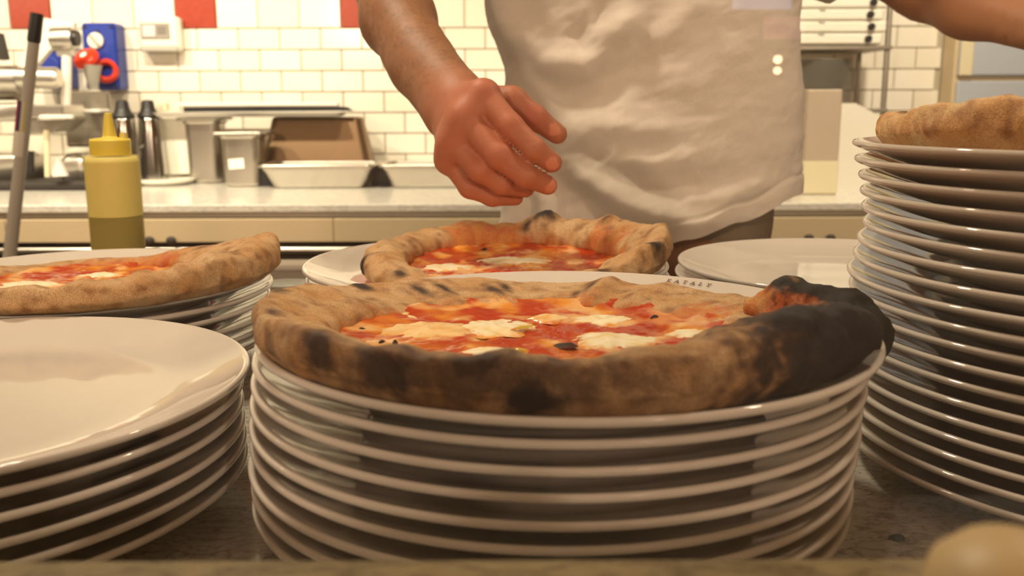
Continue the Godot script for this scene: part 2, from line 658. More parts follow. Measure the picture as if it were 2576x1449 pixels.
func cook() -> void:
	var root := thing("person", "cook in a loose white T-shirt reaching down over the back pizza", "person", Vector3.ZERO)
	var tan_ := lin(138, 92, 58)
	var ruddy := lin(176, 104, 74)
	var pale := lin(176, 122, 86)
	var knuckles := [P(-0.0262, 0.0087, -0.8850), P(-0.0431, -0.0125, -0.8780), P(-0.0521, -0.0327, -0.8850), P(-0.0588, -0.0499, -0.8950), P(-0.0010, -0.0191, -0.8650), P(-0.0113, -0.0437, -0.8580), P(-0.0295, -0.0570, -0.8680), P(0.0215, -0.0101, -0.9000)]
	var nails := [P(0.0368, -0.0525, -0.8560), P(0.0352, -0.0735, -0.8660), P(0.0407, -0.0234, -0.9050)]
	var skin := func(p: Vector3) -> Color:
		var n := fine.get_noise_3d(p.x * 120.0, p.y * 120.0, p.z * 120.0)
		var n2 := fine.get_noise_3d(p.x * 40.0, p.y * 40.0, p.z * 40.0)
		var hand := clampf((p.z + 0.965) * 14.0, 0.0, 1.0)
		var c := tan_.lerp(ruddy, hand * 0.85).lerp(pale, clampf(0.35 * n2 + 0.15 * n, 0.0, 0.4))
		c = c.lerp(pale, clampf((p.x - 0.4) * 8.0, 0.0, 1.0) * 0.8)  # left arm lightened in colour to make up for weak light there
		# dark hair on the forearm, in short streaks along it
		var along := p.dot(Vector3(0.36, -0.62, 0.70))
		var across := p - Vector3(0.36, -0.62, 0.70) * along
		var hair := clampf(fine.get_noise_3d(across.x * 420.0 + along * 60.0, across.y * 420.0, across.z * 420.0 + along * 40.0) * 1.6, 0.0, 1.0) * (1.0 - hand) * clampf((0.3 - p.x) * 10.0, 0.0, 1.0)
		c = c.lerp(lin(74, 46, 26), hair * 0.5)
		for k in knuckles:
			var d: float = p.distance_to(k) / 0.0125
			c = c.lerp(lin(176, 82, 60), 0.5 * exp(-d * d))
		for k in nails:
			var d: float = p.distance_to(k) / 0.0062
			if d < 1.0:
				c = c.lerp(lin(206, 130, 100), 0.75)
		return c
	# right arm and hand
	var wrist := P(-0.0552, 0.0003, -0.9400)
	var im := P(-0.0256, 0.0070, -0.8880)
	var mm := P(-0.0422, -0.0140, -0.8820)
	var rm := P(-0.0511, -0.0338, -0.8870)
	var pm := P(-0.0575, -0.0503, -0.8970)
	var fore := [P(-0.0929, 0.0399, -1.0200), P(-0.1257, 0.0927, -1.1000), P(-0.1449, 0.1527, -1.1700)]
	var palm := [[wrist, im, 0.0215, 0.0145], [wrist, mm, 0.022, 0.0145], [wrist, rm, 0.021, 0.0135], [wrist, pm, 0.0195, 0.0125], [im, mm, 0.0125, 0.0125], [mm, rm, 0.0125, 0.0125], [rm, pm, 0.012, 0.0115],
		[wrist, fore[0], 0.0245, 0.031], [fore[0], fore[1], 0.031, 0.0405], [fore[1], fore[2], 0.0405, 0.043], [wrist + Vector3(-0.008, -0.012, 0), fore[0].lerp(fore[1], 0.3) + Vector3(-0.004, -0.004, 0), 0.019, 0.027], [wrist + Vector3(0.008, 0.010, 0), fore[0].lerp(fore[1], 0.3) + Vector3(0.003, 0.004, 0), 0.019, 0.027]]
	var fingers := [
		[[im, P(-0.0010, -0.0198, -0.8660), 0.0135, 0.0118], [P(-0.0010, -0.0198, -0.8660), P(0.0199, -0.0393, -0.8600), 0.0118, 0.0107], [P(0.0199, -0.0393, -0.8600), P(0.0366, -0.0517, -0.8660), 0.0106, 0.0092]],
		[[mm, P(-0.0110, -0.0451, -0.8580), 0.0132, 0.0118], [P(-0.0110, -0.0451, -0.8580), P(0.0124, -0.0630, -0.8600), 0.0116, 0.0106], [P(0.0124, -0.0630, -0.8600), P(0.0329, -0.0726, -0.8720), 0.0104, 0.009]],
		[[rm, P(-0.0284, -0.0584, -0.8680), 0.0126, 0.011], [P(-0.0284, -0.0584, -0.8680), P(-0.0091, -0.0712, -0.8740), 0.011, 0.01], [P(-0.0091, -0.0712, -0.8740), P(0.0128, -0.0768, -0.8880), 0.0098, 0.0086]],
		[[pm, P(-0.0388, -0.0754, -0.8860), 0.0112, 0.0102], [P(-0.0388, -0.0754, -0.8860), P(-0.0183, -0.0843, -0.8900), 0.0101, 0.0092], [P(-0.0183, -0.0843, -0.8900), P(0.0033, -0.0864, -0.9000), 0.009, 0.0078]],
		[[P(-0.0358, 0.0002, -0.9250), P(0.0006, 0.0023, -0.9150), 0.019, 0.0148], [P(0.0006, 0.0023, -0.9150), P(0.0226, -0.0128, -0.9120), 0.0142, 0.0118], [P(0.0226, -0.0128, -0.9120), P(0.0434, -0.0278, -0.9160), 0.0114, 0.0096]],
	]
	var groups := [{"b": palm, "k": 0.014}]
	for fg in fingers:
		groups.append({"b": fg, "k": 0.004})
	var arm := nets(groups, 0.0026, 0.0028, skin)
	# head, neck, chest and the other arm
	var cx := 0.195
	var cz := -1.41
	var left_elbow := P(0.5935, 0.1613, -1.4200)
	var left_wrist := P(0.6872, 0.0789, -1.2200)
	var core := [
		[P(cx, 0.30, cz - 0.01), P(cx, 0.44, cz + 0.02), 0.06, 0.055],
		[P(cx, 0.52, cz + 0.05), P(cx, 0.57, cz + 0.03), 0.074, 0.088], [P(cx, 0.47, cz + 0.085), P(cx, 0.52, cz + 0.075), 0.035, 0.05],
		[P(cx, 0.50, cz + 0.135), P(cx, 0.54, cz + 0.125), 0.014, 0.009], [P(cx - 0.085, 0.50, cz + 0.03), P(cx - 0.088, 0.54, cz + 0.02), 0.014, 0.018], [P(cx + 0.085, 0.50, cz + 0.03), P(cx + 0.088, 0.54, cz + 0.02), 0.014, 0.018],
		[P(cx - 0.16, 0.26, cz), P(cx + 0.16, 0.26, cz), 0.065, 0.065], [P(cx, 0.2, cz), P(cx, -0.15, cz), 0.10, 0.095], [P(cx - 0.07, -0.2, cz), P(cx + 0.07, -0.2, cz), 0.10, 0.10],
		[P(cx - 0.19, 0.26, cz + 0.01), P(cx - 0.30, 0.20, cz + 0.12), 0.052, 0.045], [P(cx - 0.30, 0.20, cz + 0.12), fore[2], 0.046, 0.043], [fore[2], fore[1], 0.040, 0.034],
		[P(cx + 0.19, 0.26, cz), left_elbow, 0.052, 0.040], [left_elbow, left_elbow.lerp(left_wrist, 0.35), 0.040, 0.042], [left_elbow.lerp(left_wrist, 0.35), left_wrist, 0.042, 0.026],
	]
	var face := func(p: Vector3) -> Color:
		var c: Color = skin.call(p)
		for s in [-1.0, 1.0]:
			if p.distance_to(P(cx + 0.032 * s, 0.545, cz + 0.115)) < 0.012:
				c = lin(40, 28, 22)
		if absf(p.x - cx) < 0.025 and absf(p.y - CY - 0.468) < 0.006 and p.z > cz + 0.08:
			c = lin(160, 80, 66)
		return c
	var body := nets([{"b": core, "k": 0.03}], 0.011, 0.02, face)
	# the other hand, held out of view
	var lw := left_wrist
	var lh := [{"b": [[lw.lerp(left_elbow, 0.25), lw, 0.030, 0.025], [lw, lw + Vector3(0.07, -0.03, 0.02), 0.022, 0.014], [lw, lw + Vector3(0.075, -0.045, 0.0), 0.022, 0.014], [lw, lw + Vector3(0.07, -0.015, 0.04), 0.022, 0.014]], "k": 0.014}]
	for fz in 4:
		var b0: Vector3 = lw + Vector3(0.072, -0.045 + 0.010 * fz, -0.005 + 0.016 * fz)
		var b1 := b0 + Vector3(0.036, -0.012, 0.0)
		var b2 := b1 + Vector3(0.018 + 0.002 * (1.5 - absf(fz - 1.5)), -0.020, 0.0)
		lh.append({"b": [[b0, b1, 0.0108, 0.0098], [b1, b2, 0.0098, 0.0086]], "k": 0.004})
	lh.append({"b": [[lw + Vector3(0.015, 0.0, 0.02), lw + Vector3(0.045, -0.01, 0.062), 0.015, 0.012], [lw + Vector3(0.045, -0.01, 0.062), lw + Vector3(0.078, -0.024, 0.066), 0.012, 0.009]], "k": 0.004})
	var left_hand := nets(lh, 0.004, 0.007, skin)
	var st := SurfaceTool.new()
	st.begin(Mesh.PRIMITIVE_TRIANGLES)
	for m in [arm, body, left_hand]:
		st.append_from(m, 0, Transform3D())
	part(root, "body", st.commit(), M.skin)
	# T-shirt: rings round the trunk, with the drapes of the cloth
	var folds := []
	for f in [
		[0.016, 0.012, [Vector2(-0.0310, 0.1520), Vector2(0.0021, 0.0925), Vector2(0.0435, 0.0571), Vector2(0.0955, 0.0519), Vector2(0.1415, 0.0920), Vector2(0.1610, 0.1465)]],
		[0.020, -0.010, [Vector2(-0.0237, 0.1025), Vector2(0.0123, 0.0471), Vector2(0.0593, 0.0138), Vector2(0.1116, 0.0111), Vector2(0.1629, 0.0568), Vector2(0.2128, 0.1266)]],
		[0.018, 0.010, [Vector2(-0.0136, 0.0523), Vector2(0.0280, 0.0063), Vector2(0.0754, -0.0300), Vector2(0.1229, -0.0406)]],
		[0.016, -0.009, [Vector2(0.0071, 0.0319), Vector2(0.0594, -0.0041), Vector2(0.0965, -0.0405), Vector2(0.1286, -0.0720)]],
		[0.014, 0.008, [Vector2(0.1730, 0.0719), Vector2(0.2135, 0.1018), Vector2(0.2431, 0.1414)]],
		[0.014, -0.007, [Vector2(0.1000, 0.1121), Vector2(0.1308, 0.1170), Vector2(0.1715, 0.1366)]],
		[0.012, -0.007, [Vector2(0.0795, 0.1022), Vector2(0.1004, 0.0721), Vector2(0.1418, 0.0770)]],
		[0.016, -0.012, [Vector2(0.0546, -0.0875), Vector2(0.0868, -0.1195), Vector2(0.1354, -0.1571), Vector2(0.2003, -0.1789)]],
		[0.013, 0.010, [Vector2(0.0705, -0.0823), Vector2(0.1133, -0.1142), Vector2(0.1672, -0.1411), Vector2(0.2426, -0.1575), Vector2(0.3012, -0.1496)]],
		[0.012, -0.006, [Vector2(0.0862, -0.0613), Vector2(0.1449, -0.0931), Vector2(0.2091, -0.1092), Vector2(0.2730, -0.1094)]],
		[0.010, 0.006, [Vector2(0.2201, -0.1199), Vector2(0.2842, -0.1254), Vector2(0.3576, -0.0991)]],
		[0.012, 0.012, [Vector2(0.0014, -0.1245), Vector2(0.0013, -0.1567), Vector2(-0.0096, -0.2000)]],
		[0.010, -0.010, [Vector2(0.0228, -0.1193), Vector2(0.0228, -0.1568), Vector2(0.0120, -0.2001)]],
		[0.012, 0.010, [Vector2(0.0441, -0.1140), Vector2(0.0496, -0.1568), Vector2(0.0444, -0.2002)]],
		[0.010, -0.008, [Vector2(0.0708, -0.1247), Vector2(0.0818, -0.1623), Vector2(0.0821, -0.2003)]],
		[0.010, 0.005, [Vector2(0.1226, -0.0198), Vector2(0.1649, -0.0355), Vector2(0.2174, -0.0305)]],
		[0.010, 0.005, [Vector2(0.1445, -0.0720), Vector2(0.1923, -0.0774), Vector2(0.2502, -0.0671)]],
	]:
		var lo := Vector2.ONE * 1e9
		var hi := -lo
		for p in f[2]:
			lo = lo.min(p)
			hi = hi.max(p)
		f[0] *= 1.35
		var reach: float = f[0] * 2.4
		folds.append([f[0], f[1], f[2], Rect2(lo - Vector2.ONE * reach, hi - lo + Vector2.ONE * reach * 2.0)])
	var half := [[-0.45, 0.212], [-0.24, 0.222], [-0.17, 0.218], [-0.02, 0.210], [0.04, 0.213], [0.145, 0.222], [0.21, 0.215], [0.26, 0.19], [0.31, 0.135], [0.345, 0.075]]
	var deep := [[-0.45, 0.125], [-0.24, 0.132], [-0.05, 0.135], [0.145, 0.130], [0.24, 0.115], [0.31, 0.085], [0.345, 0.07]]
	var mid := [[-0.45, 0.205], [-0.17, 0.205], [-0.02, 0.208], [0.145, 0.185], [0.34, 0.19]]
	var hem := [[-0.03, -0.235], [0.10, -0.215], [0.19, -0.192], [0.24, -0.180], [0.31, -0.158], [0.40, -0.127], [0.44, -0.12]]
	var v := PackedVector3Array()
	var nu := 320
	var nv := 170
	for i in nu:
		var a := TAU * i / nu
		var ca := signf(cos(a)) * pow(absf(cos(a)), 0.82)
		var sa := signf(sin(a)) * pow(absf(sin(a)), 0.82)
		var x0 := 0.205 + 0.22 * ca
		var low := ramp(hem, x0)
		for j in nv:
			var t := float(j) / (nv - 1)
			# the last row turns in under the hem
			var y := lerpf(low, 0.345, maxf(0.0, (t - 0.012) / 0.988))
			var hw := ramp(half, y)
			var hd := ramp(deep, y)
			var x := ramp(mid, y) + hw * ca
			var out := Vector3(cos(a) * hd, 0, sin(a) * hw).normalized()
			var z := cz + hd * sa
			var d := 0.0
			if sin(a) > -0.25:
				var front := clampf(sin(a) * 2.5 + 0.6, 0.0, 1.0)
				d = polyline_bump(x, y, folds) * front * 1.05
			d += 0.0040 * fine.get_noise_3d(x * 6.0 + y * 5.0, y * 10.0 - x * 4.0, z * 6.0) + 0.0011 * fine.get_noise_3d(x * 24.0 + y * 16.0, y * 50.0 - x * 12.0, z * 24.0) + 0.0004 * fine.get_noise_3d(x * 50.0 + y * 30.0, y * 95.0 - x * 25.0, z * 50.0)
			var above := y - low
			d += 0.0015 * smoothstep(0.028, 0.024, above) - 0.0022 * exp(-pow((above - 0.027) / 0.0022, 2.0))
			if j == 0:
				d -= 0.012
			v.append(P(x, y, z) + out * d)
	var cloth := commit(v, grid_index(nu, nv, true), PackedColorArray(), true)
	var sleeve_r := tube([P(cx - 0.13, 0.265, cz), P(cx - 0.20, 0.25, cz + 0.03), P(cx - 0.26, 0.225, cz + 0.075)], [0.085, 0.078, 0.074], 24, false)
	var le := left_elbow
	var sh := P(cx + 0.13, 0.265, cz)
	var sleeve_l := tube([sh, sh.lerp(le, 0.3), sh.lerp(le, 0.58)], [0.085, 0.076, 0.070], 24, false)
	part(root, "t_shirt", join([[cloth, Vector3.ZERO], [sleeve_r, Vector3.ZERO], [sleeve_l, Vector3.ZERO]]), M.shirt)
	var grey := func(_p: Vector3) -> Color: return Color.WHITE
	var legs := []
	for s in [-1.0, 1.0]:
		legs.append([P(cx + 0.09 * s, -0.20, cz), P(cx + 0.11 * s, -0.62, cz + 0.02), 0.092, 0.080])
		legs.append([P(cx + 0.11 * s, -0.62, cz + 0.02), P(cx + 0.12 * s, -1.06, cz), 0.080, 0.065])
	legs.append([P(cx - 0.09, -0.13, cz), P(cx + 0.09, -0.13, cz), 0.096, 0.096])
	part(root, "trousers", nets([{"b": legs, "k": 0.05}], 0.014, 0.02, grey), M.trousers)
	for s in [-1.0, 1.0]:
		part(root, "shoe", nets([{"b": [[P(cx + 0.12 * s, -1.085, cz - 0.04), P(cx + 0.12 * s, -1.10, cz + 0.16), 0.06, 0.045]], "k": 0.02}], 0.012, 0.02, grey), M.black)
	part(root, "hair", nets([{"b": [[P(cx, 0.56, cz + 0.0), P(cx, 0.60, cz + 0.015), 0.092, 0.092], [P(cx, 0.50, cz - 0.03), P(cx, 0.56, cz - 0.02), 0.072, 0.09]], "k": 0.02}], 0.008, 0.02, grey, 0.006, 60.0), M.hair)

func photographer() -> void:
	# stands behind the lens and darkens the near side of the plates
	var root := thing("person", "photographer in a dark jacket on the customers' side of the counter", "person", Vector3.ZERO)
	var z := 0.34
	var xo := -0.16
	var flesh := func(p: Vector3) -> Color:
		for s in [-1.0, 1.0]:
			if p.distance_to(P(xo + 0.032 * s, 0.46, z - 0.095)) < 0.011:
				return lin(36, 28, 24)
		return lin(176, 124, 92)
	var white := func(_p: Vector3) -> Color: return Color.WHITE
	var head := [[P(xo, 0.28, z), P(xo, 0.38, z - 0.01), 0.055, 0.055], [P(xo, 0.44, z - 0.015), P(xo, 0.50, z), 0.078, 0.088], [P(xo, 0.39, z - 0.06), P(xo, 0.42, z - 0.05), 0.035, 0.045], [P(xo, 0.42, z - 0.108), P(xo, 0.455, z - 0.098), 0.013, 0.009],
		[P(xo + -0.086, 0.43, z), P(xo + -0.088, 0.46, z), 0.013, 0.016], [P(xo + 0.086, 0.43, z), P(xo + 0.088, 0.46, z), 0.013, 0.016], [P(xo, 0.28, z), P(xo, 0.1, z), 0.06, 0.07]]
	var groups := [{"b": head, "k": 0.02}]
	for s in [-1.0, 1.0]:
		var w := P(0.10 * s, -0.075, 0.10)
		groups.append({"b": [[P(xo * 0.7 + 0.17 * s, -0.10, 0.22), w, 0.036, 0.026], [w, P(0.075 * s, -0.03, 0.075), 0.026, 0.02]], "k": 0.012})
		for f in 4:
			groups.append({"b": [[P(0.075 * s, -0.035 + 0.018 * f, 0.075), P(0.072 * s, -0.035 + 0.018 * f, 0.045), 0.010, 0.009], [P(0.072 * s, -0.035 + 0.018 * f, 0.045), P((0.055 - 0.002 * f) * s, -0.033 + 0.018 * f, 0.028), 0.009, 0.008]], "k": 0.004})
		groups.append({"b": [[P(0.08 * s, -0.05, 0.085), P(0.05 * s, -0.055, 0.075), 0.012, 0.009]], "k": 0.004})
	part(root, "body", nets(groups, 0.007, 0.004, flesh), M.skin)
	var coat := [[P(xo + -0.15, 0.22, z), P(xo + 0.15, 0.22, z), 0.075, 0.075], [P(xo, 0.2, z), P(xo, -0.25, z), 0.13, 0.13], [P(xo + -0.09, 0.1, z), P(xo + -0.08, -0.3, z), 0.11, 0.115], [P(xo + 0.09, 0.1, z), P(xo + 0.08, -0.3, z), 0.11, 0.115]]
	for s in [-1.0, 1.0]:
		coat.append([P(xo + 0.19 * s, 0.21, z), P(xo + 0.25 * s, -0.07, z - 0.03), 0.06, 0.05])
		coat.append([P(xo + 0.25 * s, -0.07, z - 0.03), P(0.125 * s, -0.085, 0.14), 0.05, 0.036])
	part(root, "jacket", nets([{"b": coat, "k": 0.03}], 0.013, 0.02, white), M.jacket)
	var legs := []
	for s in [-1.0, 1.0]:
		legs.append([P(xo + 0.09 * s, -0.28, z), P(xo + 0.10 * s, -0.68, z), 0.10, 0.07])
		legs.append([P(xo + 0.10 * s, -0.68, z), P(xo + 0.10 * s, -1.08, z), 0.07, 0.055])
		part(root, "shoe", nets([{"b": [[P(xo + 0.10 * s, -1.10, z + 0.04), P(xo + 0.11 * s, -1.105, z - 0.13), 0.05, 0.042]], "k": 0.02}], 0.012, 0.02, white), M.black)
	part(root, "trousers", nets([{"b": legs, "k": 0.04}], 0.014, 0.02, white), M.jacket)
	part(root, "hair", nets([{"b": [[P(xo, 0.49, z + 0.03), P(xo, 0.52, z + 0.015), 0.088, 0.088]], "k": 0.02}], 0.010, 0.02, white), M.hair)
	var k := thing("camera_body", "black camera held up by the photographer", "camera", P(0, 0, 0.045))
	part(k, "case", box(Vector3(0.125, 0.085, 0.034), 0.006), M.black)
	part(k, "grip", box(Vector3(0.03, 0.08, 0.02), 0.006), M.black, Vector3(0.05, 0, -0.018))
	part(k, "viewfinder_hump", box(Vector3(0.05, 0.028, 0.034), 0.006), M.black, Vector3(0, 0.05, 0))

# ---------- kitchen things ----------
func ring_points(w: float, d: float, r: float, y: float, per := 6) -> Array:
	# a rounded rectangle, counted from the right-hand front corner
	var pts := []
	r = minf(r, minf(w, d) * 0.499)
	for c in 4:
		var sx: float = [1, -1, -1, 1][c]
		var sz: float = [1, 1, -1, -1][c]
		for k in per:
			var a := (c + float(k) / (per - 1)) * PI / 2.0
			pts.append(Vector3(sx * (w / 2 - r) + r * cos(a), y, sz * (d / 2 - r) + r * sin(a)))
	return pts

func loft(rings: Array, per := 6) -> ArrayMesh:
	# rings [width, depth, corner radius, height]; closed at both ends where the ring shrinks to nothing
	var v := PackedVector3Array()
	var count := per * 4
	var rows := []
	for r in rings:
		rows.append(ring_points(r[0], r[1], r[2], r[3], per))
	for i in count:
		for row in rows:
			v.append(row[i])
	return commit(v, grid_index(count, rows.size(), true), PackedColorArray(), true)

func pan_mesh(w: float, d: float, h: float, taper: float, lip: float) -> ArrayMesh:
	# a steel pan with a flanged rim; its foot at y = 0
	var w0 := w - lip * 2 - taper
	var d0 := d - lip * 2 - taper
	var w1 := w - lip * 2
	var d1 := d - lip * 2
	var r := 0.03
	return loft([[0.0, 0.0, 0.0, 0.0], [w0 * 0.6, d0 * 0.6, r, 0.0], [w0 - 0.02, d0 - 0.02, r, 0.0], [w0 - 0.006, d0 - 0.006, r, 0.004], [w0, d0, r, 0.014], [w1 - 0.006, d1 - 0.006, r, h - 0.022], [w1 - 0.006, d1 - 0.006, r, h - 0.022],
		[w1 + 0.004, d1 + 0.004, r, h - 0.018], [w1 + 0.004, d1 + 0.004, r, h - 0.010], [w1 + 0.004, d1 + 0.004, r, h - 0.010], [w, d, r, h - 0.009], [w + 0.002, d + 0.002, r, h - 0.005], [w, d, r, h - 0.0005], [w - 0.004, d - 0.004, r, h], [w1, d1, r, h], [w1 - 0.004, d1 - 0.004, r, h - 0.004], [w1 - 0.008, d1 - 0.008, r, h - 0.02], [w0 - 0.004, d0 - 0.004, r, 0.016], [w0 - 0.024, d0 - 0.024, r, 0.003], [0.0, 0.0, 0.0, 0.003]])

func disc(r: float, h: float, bevel: float, seg := 40) -> ArrayMesh:
	# a short cylinder with rounded edges, standing on y = 0
	return lathe([Vector2(0, 0), Vector2(r - bevel, 0), Vector2(r - bevel, 0), Vector2(r - bevel * 0.3, bevel * 0.3), Vector2(r, bevel), Vector2(r, bevel), Vector2(r, h - bevel), Vector2(r, h - bevel), Vector2(r - bevel * 0.3, h - bevel * 0.3), Vector2(r - bevel, h), Vector2(r - bevel, h), Vector2(0, h)], seg)

func spotlight(label: String, at: Vector3, aim: Vector3, energy: float, color: Color) -> void:
	var t := thing("spotlight", label, "spotlight", at, "ceiling spotlights")
	var dir := (aim - at).normalized()
	var head := Node3D.new()
	head.name = "head"
	t.add_child(head)
	head.transform = Transform3D(Basis.looking_at(dir, Vector3.RIGHT), Vector3.ZERO)
	part(head, "can", lathe([Vector2(0.0, 0.09), Vector2(0.03, 0.09), Vector2(0.036, 0.082), Vector2(0.036, -0.02), Vector2(0.033, -0.02), Vector2(0.031, 0.0), Vector2(0.0, 0.002)], 24), M.black, Vector3.ZERO, Vector3(90, 0, 0))
	var g := mat(color, 0.4)
	g.emission_enabled = true
	g.emission = color
	g.emission_energy_multiplier = 20.0
	part(head, "bulb", disc(0.026, 0.006, 0.002, 20), g, Vector3(0, 0, -0.001), Vector3(-90, 0, 0))
	part(t, "stem", tube([Vector3(0, 0.02, 0), Vector3(0, 1.6 - (at.y - CY), 0)], [0.006], 8), M.black)
	var l := SpotLight3D.new()
	l.name = "lamp"
	l.light_color = color
	l.light_energy = energy
	l.light_size = 0.05
	l.spot_angle = 42.0
	l.spot_angle_attenuation = 0.6
	l.spot_range = 12.0
	l.shadow_enabled = true
	head.add_child(l)
	l.position = Vector3(0, 0, -0.03)

func pendant(label: String, at: Vector3, r: float, energy: float, color: Color, glow := 110.0) -> void:
	var t := thing("pendant_lamp", label, "lamp", at, "pendant lamps over the dining tables")
	var g := mat(color, 0.4)
	g.emission_enabled = true
	g.emission = color
	g.emission_energy_multiplier = glow
	var s := SphereMesh.new()
	s.radius = r
	s.height = r * 2
	part(t, "globe", s, g)
	part(t, "cap", lathe([Vector2(0.0, r * 1.25), Vector2(r * 0.45, r * 1.25), Vector2(r * 0.5, r * 0.8), Vector2(0, r * 0.8)], 20), M.black)
	part(t, "cord", tube([Vector3(0, r * 1.2, 0), Vector3(0, 1.6 - (at.y - CY), 0)], [0.004], 6), M.black)
	var l := OmniLight3D.new()
	l.name = "lamp"
	l.light_color = color
	l.light_energy = energy
	l.light_size = r
	l.omni_range = 20.0
	l.shadow_enabled = true
	t.add_child(l)

func lit_sign(label: String, at: Vector3, size: Vector2, color: Color, glow: float) -> void:
	var t := thing("lit_sign", label, "sign", at)
	part(t, "case", box(Vector3(size.x + 0.02, size.y + 0.02, 0.04), 0.004), M.black, Vector3(0, 0, 0.025))
	var g := mat(color, 0.4)
	g.emission_enabled = true
	g.emission = color
	g.emission_energy_multiplier = glow
	part(t, "screen", box(Vector3(size.x, size.y, 0.004), 0.001), g)
	for sx in [-1.0, 1.0]:
		part(t, "hanger", tube([Vector3(size.x * 0.4 * sx, size.y / 2, 0.025), Vector3(size.x * 0.4 * sx, 1.6 - (at.y - CY), 0.025)], [0.004], 6), M.black)
	var l := AreaLight3D.new()
	l.name = "lamp"
	l.area_size = size
	l.light_color = color
	l.light_energy = glow * size.x * size.y
	l.shadow_enabled = true
	t.add_child(l)
	l.position = Vector3(0, 0, -0.01)

func _ready() -> void:
	# ----- camera, sky, exposure, large lights -----
	var cam := Camera3D.new()
	cam.name = "camera"
	var attr := CameraAttributesPhysical.new()
	attr.frustum_focal_length = 39.75
	attr.exposure_aperture = 12.4
	attr.frustum_focus_distance = 0.66
	cam.attributes = attr
	cam.fov = 33.60
	cam.near = 0.02
	cam.far = 60.0
	add_child(cam)
	cam.position = P(0, 0, 0)
	cam.rotation_degrees = Vector3(-10.9, 0, -0.18)
	var we := WorldEnvironment.new()
	we.name = "world"
	var env := Environment.new()
	env.background_mode = Environment.BG_COLOR
	env.background_color = Color.BLACK
	env.tonemap_mode = Environment.TONE_MAPPER_LINEAR
	env.tonemap_exposure = 0.345
	env.sdfgi_enabled = true
	env.ssao_enabled = true
	env.ssil_enabled = true
	we.environment = env
	add_child(we)
	fine.frequency = 1.0
	fine.fractal_octaves = 2
	fine.seed = 11
	spots.noise_type = FastNoiseLite.TYPE_CELLULAR
	spots.frequency = 1.0
	spots.seed = 4
	spots.fractal_type = FastNoiseLite.FRACTAL_NONE
	spots.cellular_return_type = FastNoiseLite.RETURN_DISTANCE
	# ----- materials -----
	M.porcelain = mat(rgb8(206, 197, 187), 0.045)
	M.white_metal = mat(rgb8(230, 226, 218), 0.4)
	M.steel = mat(rgb8(196, 190, 180), 0.32, 1.0)
	M.steel_dull = mat(rgb8(176, 170, 158), 0.45, 1.0)
	M.aluminium = mat(rgb8(214, 209, 200), 0.36, 1.0)
	M.brown_reflecting_steel = mat(rgb8(128, 104, 80), 0.42, 1.0)  # stainless steel; its warm brown reflections are put into the colour
	M.black = mat(rgb8(22, 21, 20), 0.45)
	M.dark = mat(rgb8(44, 38, 32), 0.6)
	M.blue = mat(rgb8(24, 52, 150), 0.4)
	M.red = mat(rgb8(214, 50, 14), 0.35)
	M.white_plastic = mat(rgb8(232, 228, 214), 0.4)
	M.grey_plastic = mat(rgb8(176, 174, 164), 0.45)
	M.side_plate = mat(rgb8(206, 202, 194), 0.3)
	M.cream = mat(rgb8(224, 214, 180), 0.5)
	M.sticker = mat(rgb8(240, 238, 230), 0.7)
	M.plaster = mat(rgb8(140, 112, 86), 0.9)
	M.ceiling = mat(rgb8(196, 180, 158), 0.9)
	M.floor = mat(rgb8(96, 84, 72), 0.6)
	M.grout = mat(rgb8(182, 172, 150), 0.9)
	M.panel = mat(rgb8(206, 186, 150), 0.5)
	M.trousers = mat(rgb8(128, 114, 96), 0.9)
	M.hair = mat(rgb8(48, 34, 24), 0.7)
	M.jacket = mat(rgb8(40, 36, 34), 0.9)
	M.marble = marble(rgb8(232, 228, 218), rgb8(186, 182, 172), 1.3, 3, 0.18)
	M.counter = marble(rgb8(186, 180, 170), rgb8(112, 106, 98), 3.0, 8, 0.16)
	M.sill = marble(rgb8(126, 112, 82), rgb8(80, 68, 48), 2.0, 15, 0.25)
	M.skin = vmat(0.58)
	M.skin.subsurf_scatter_enabled = true
	M.skin.subsurf_scatter_strength = 0.12
	var grain := noise_tex(256, 60.0, 21, [[0.0, Color(0.42, 0.38, 0.34)], [0.42, Color(0.84, 0.81, 0.78)], [0.6, Color(0.97, 0.96, 0.95)], [1.0, Color(1, 1, 1)]], 4)
	M.crust = vmat(0.78)
	M.crust.albedo_texture = grain
	M.crust.uv1_triplanar = true
	M.crust.uv1_scale = Vector3.ONE * 16.0
	M.crust.heightmap_enabled = true
	M.crust.heightmap_texture = grain
	M.crust.heightmap_scale = 0.06
	M.sauce = vmat(0.2)
	M.cheese = vmat(0.26)
	M.cheese.subsurf_scatter_enabled = true
	M.cheese.subsurf_scatter_strength = 0.1
	M.shirt = mat(rgb8(222, 211, 199), 0.92)
	var weave := noise_tex(256, 90.0, 31, [[0.0, Color(0.86, 0.85, 0.84)], [1.0, Color(1, 1, 1)]], 2)
	M.shirt.albedo_texture = weave
	M.shirt.uv1_triplanar = true
	M.shirt.uv1_scale = Vector3.ONE * 7.0
	M.shirt.rim_enabled = true
	M.shirt.rim = 0.25
	M.tile = [mat(rgb8(238, 232, 216), 0.16), mat(rgb8(242, 236, 222), 0.13), mat(rgb8(234, 227, 210), 0.18)]
	M.red_tile = mat(Color.WHITE, 0.35)
	M.red_tile.albedo_texture = noise_tex(128, 9.0, 17, [[0.0, rgb8(146, 46, 24)], [0.6, rgb8(160, 56, 30)], [1.0, rgb8(182, 84, 52)]], 4)
	M.red_tile.uv1_triplanar = true
	M.red_tile.uv1_scale = Vector3.ONE * 4.0
	var warm := Color(1.0, 0.935, 0.81)
	var amber := Color(1.0, 0.875, 0.745)
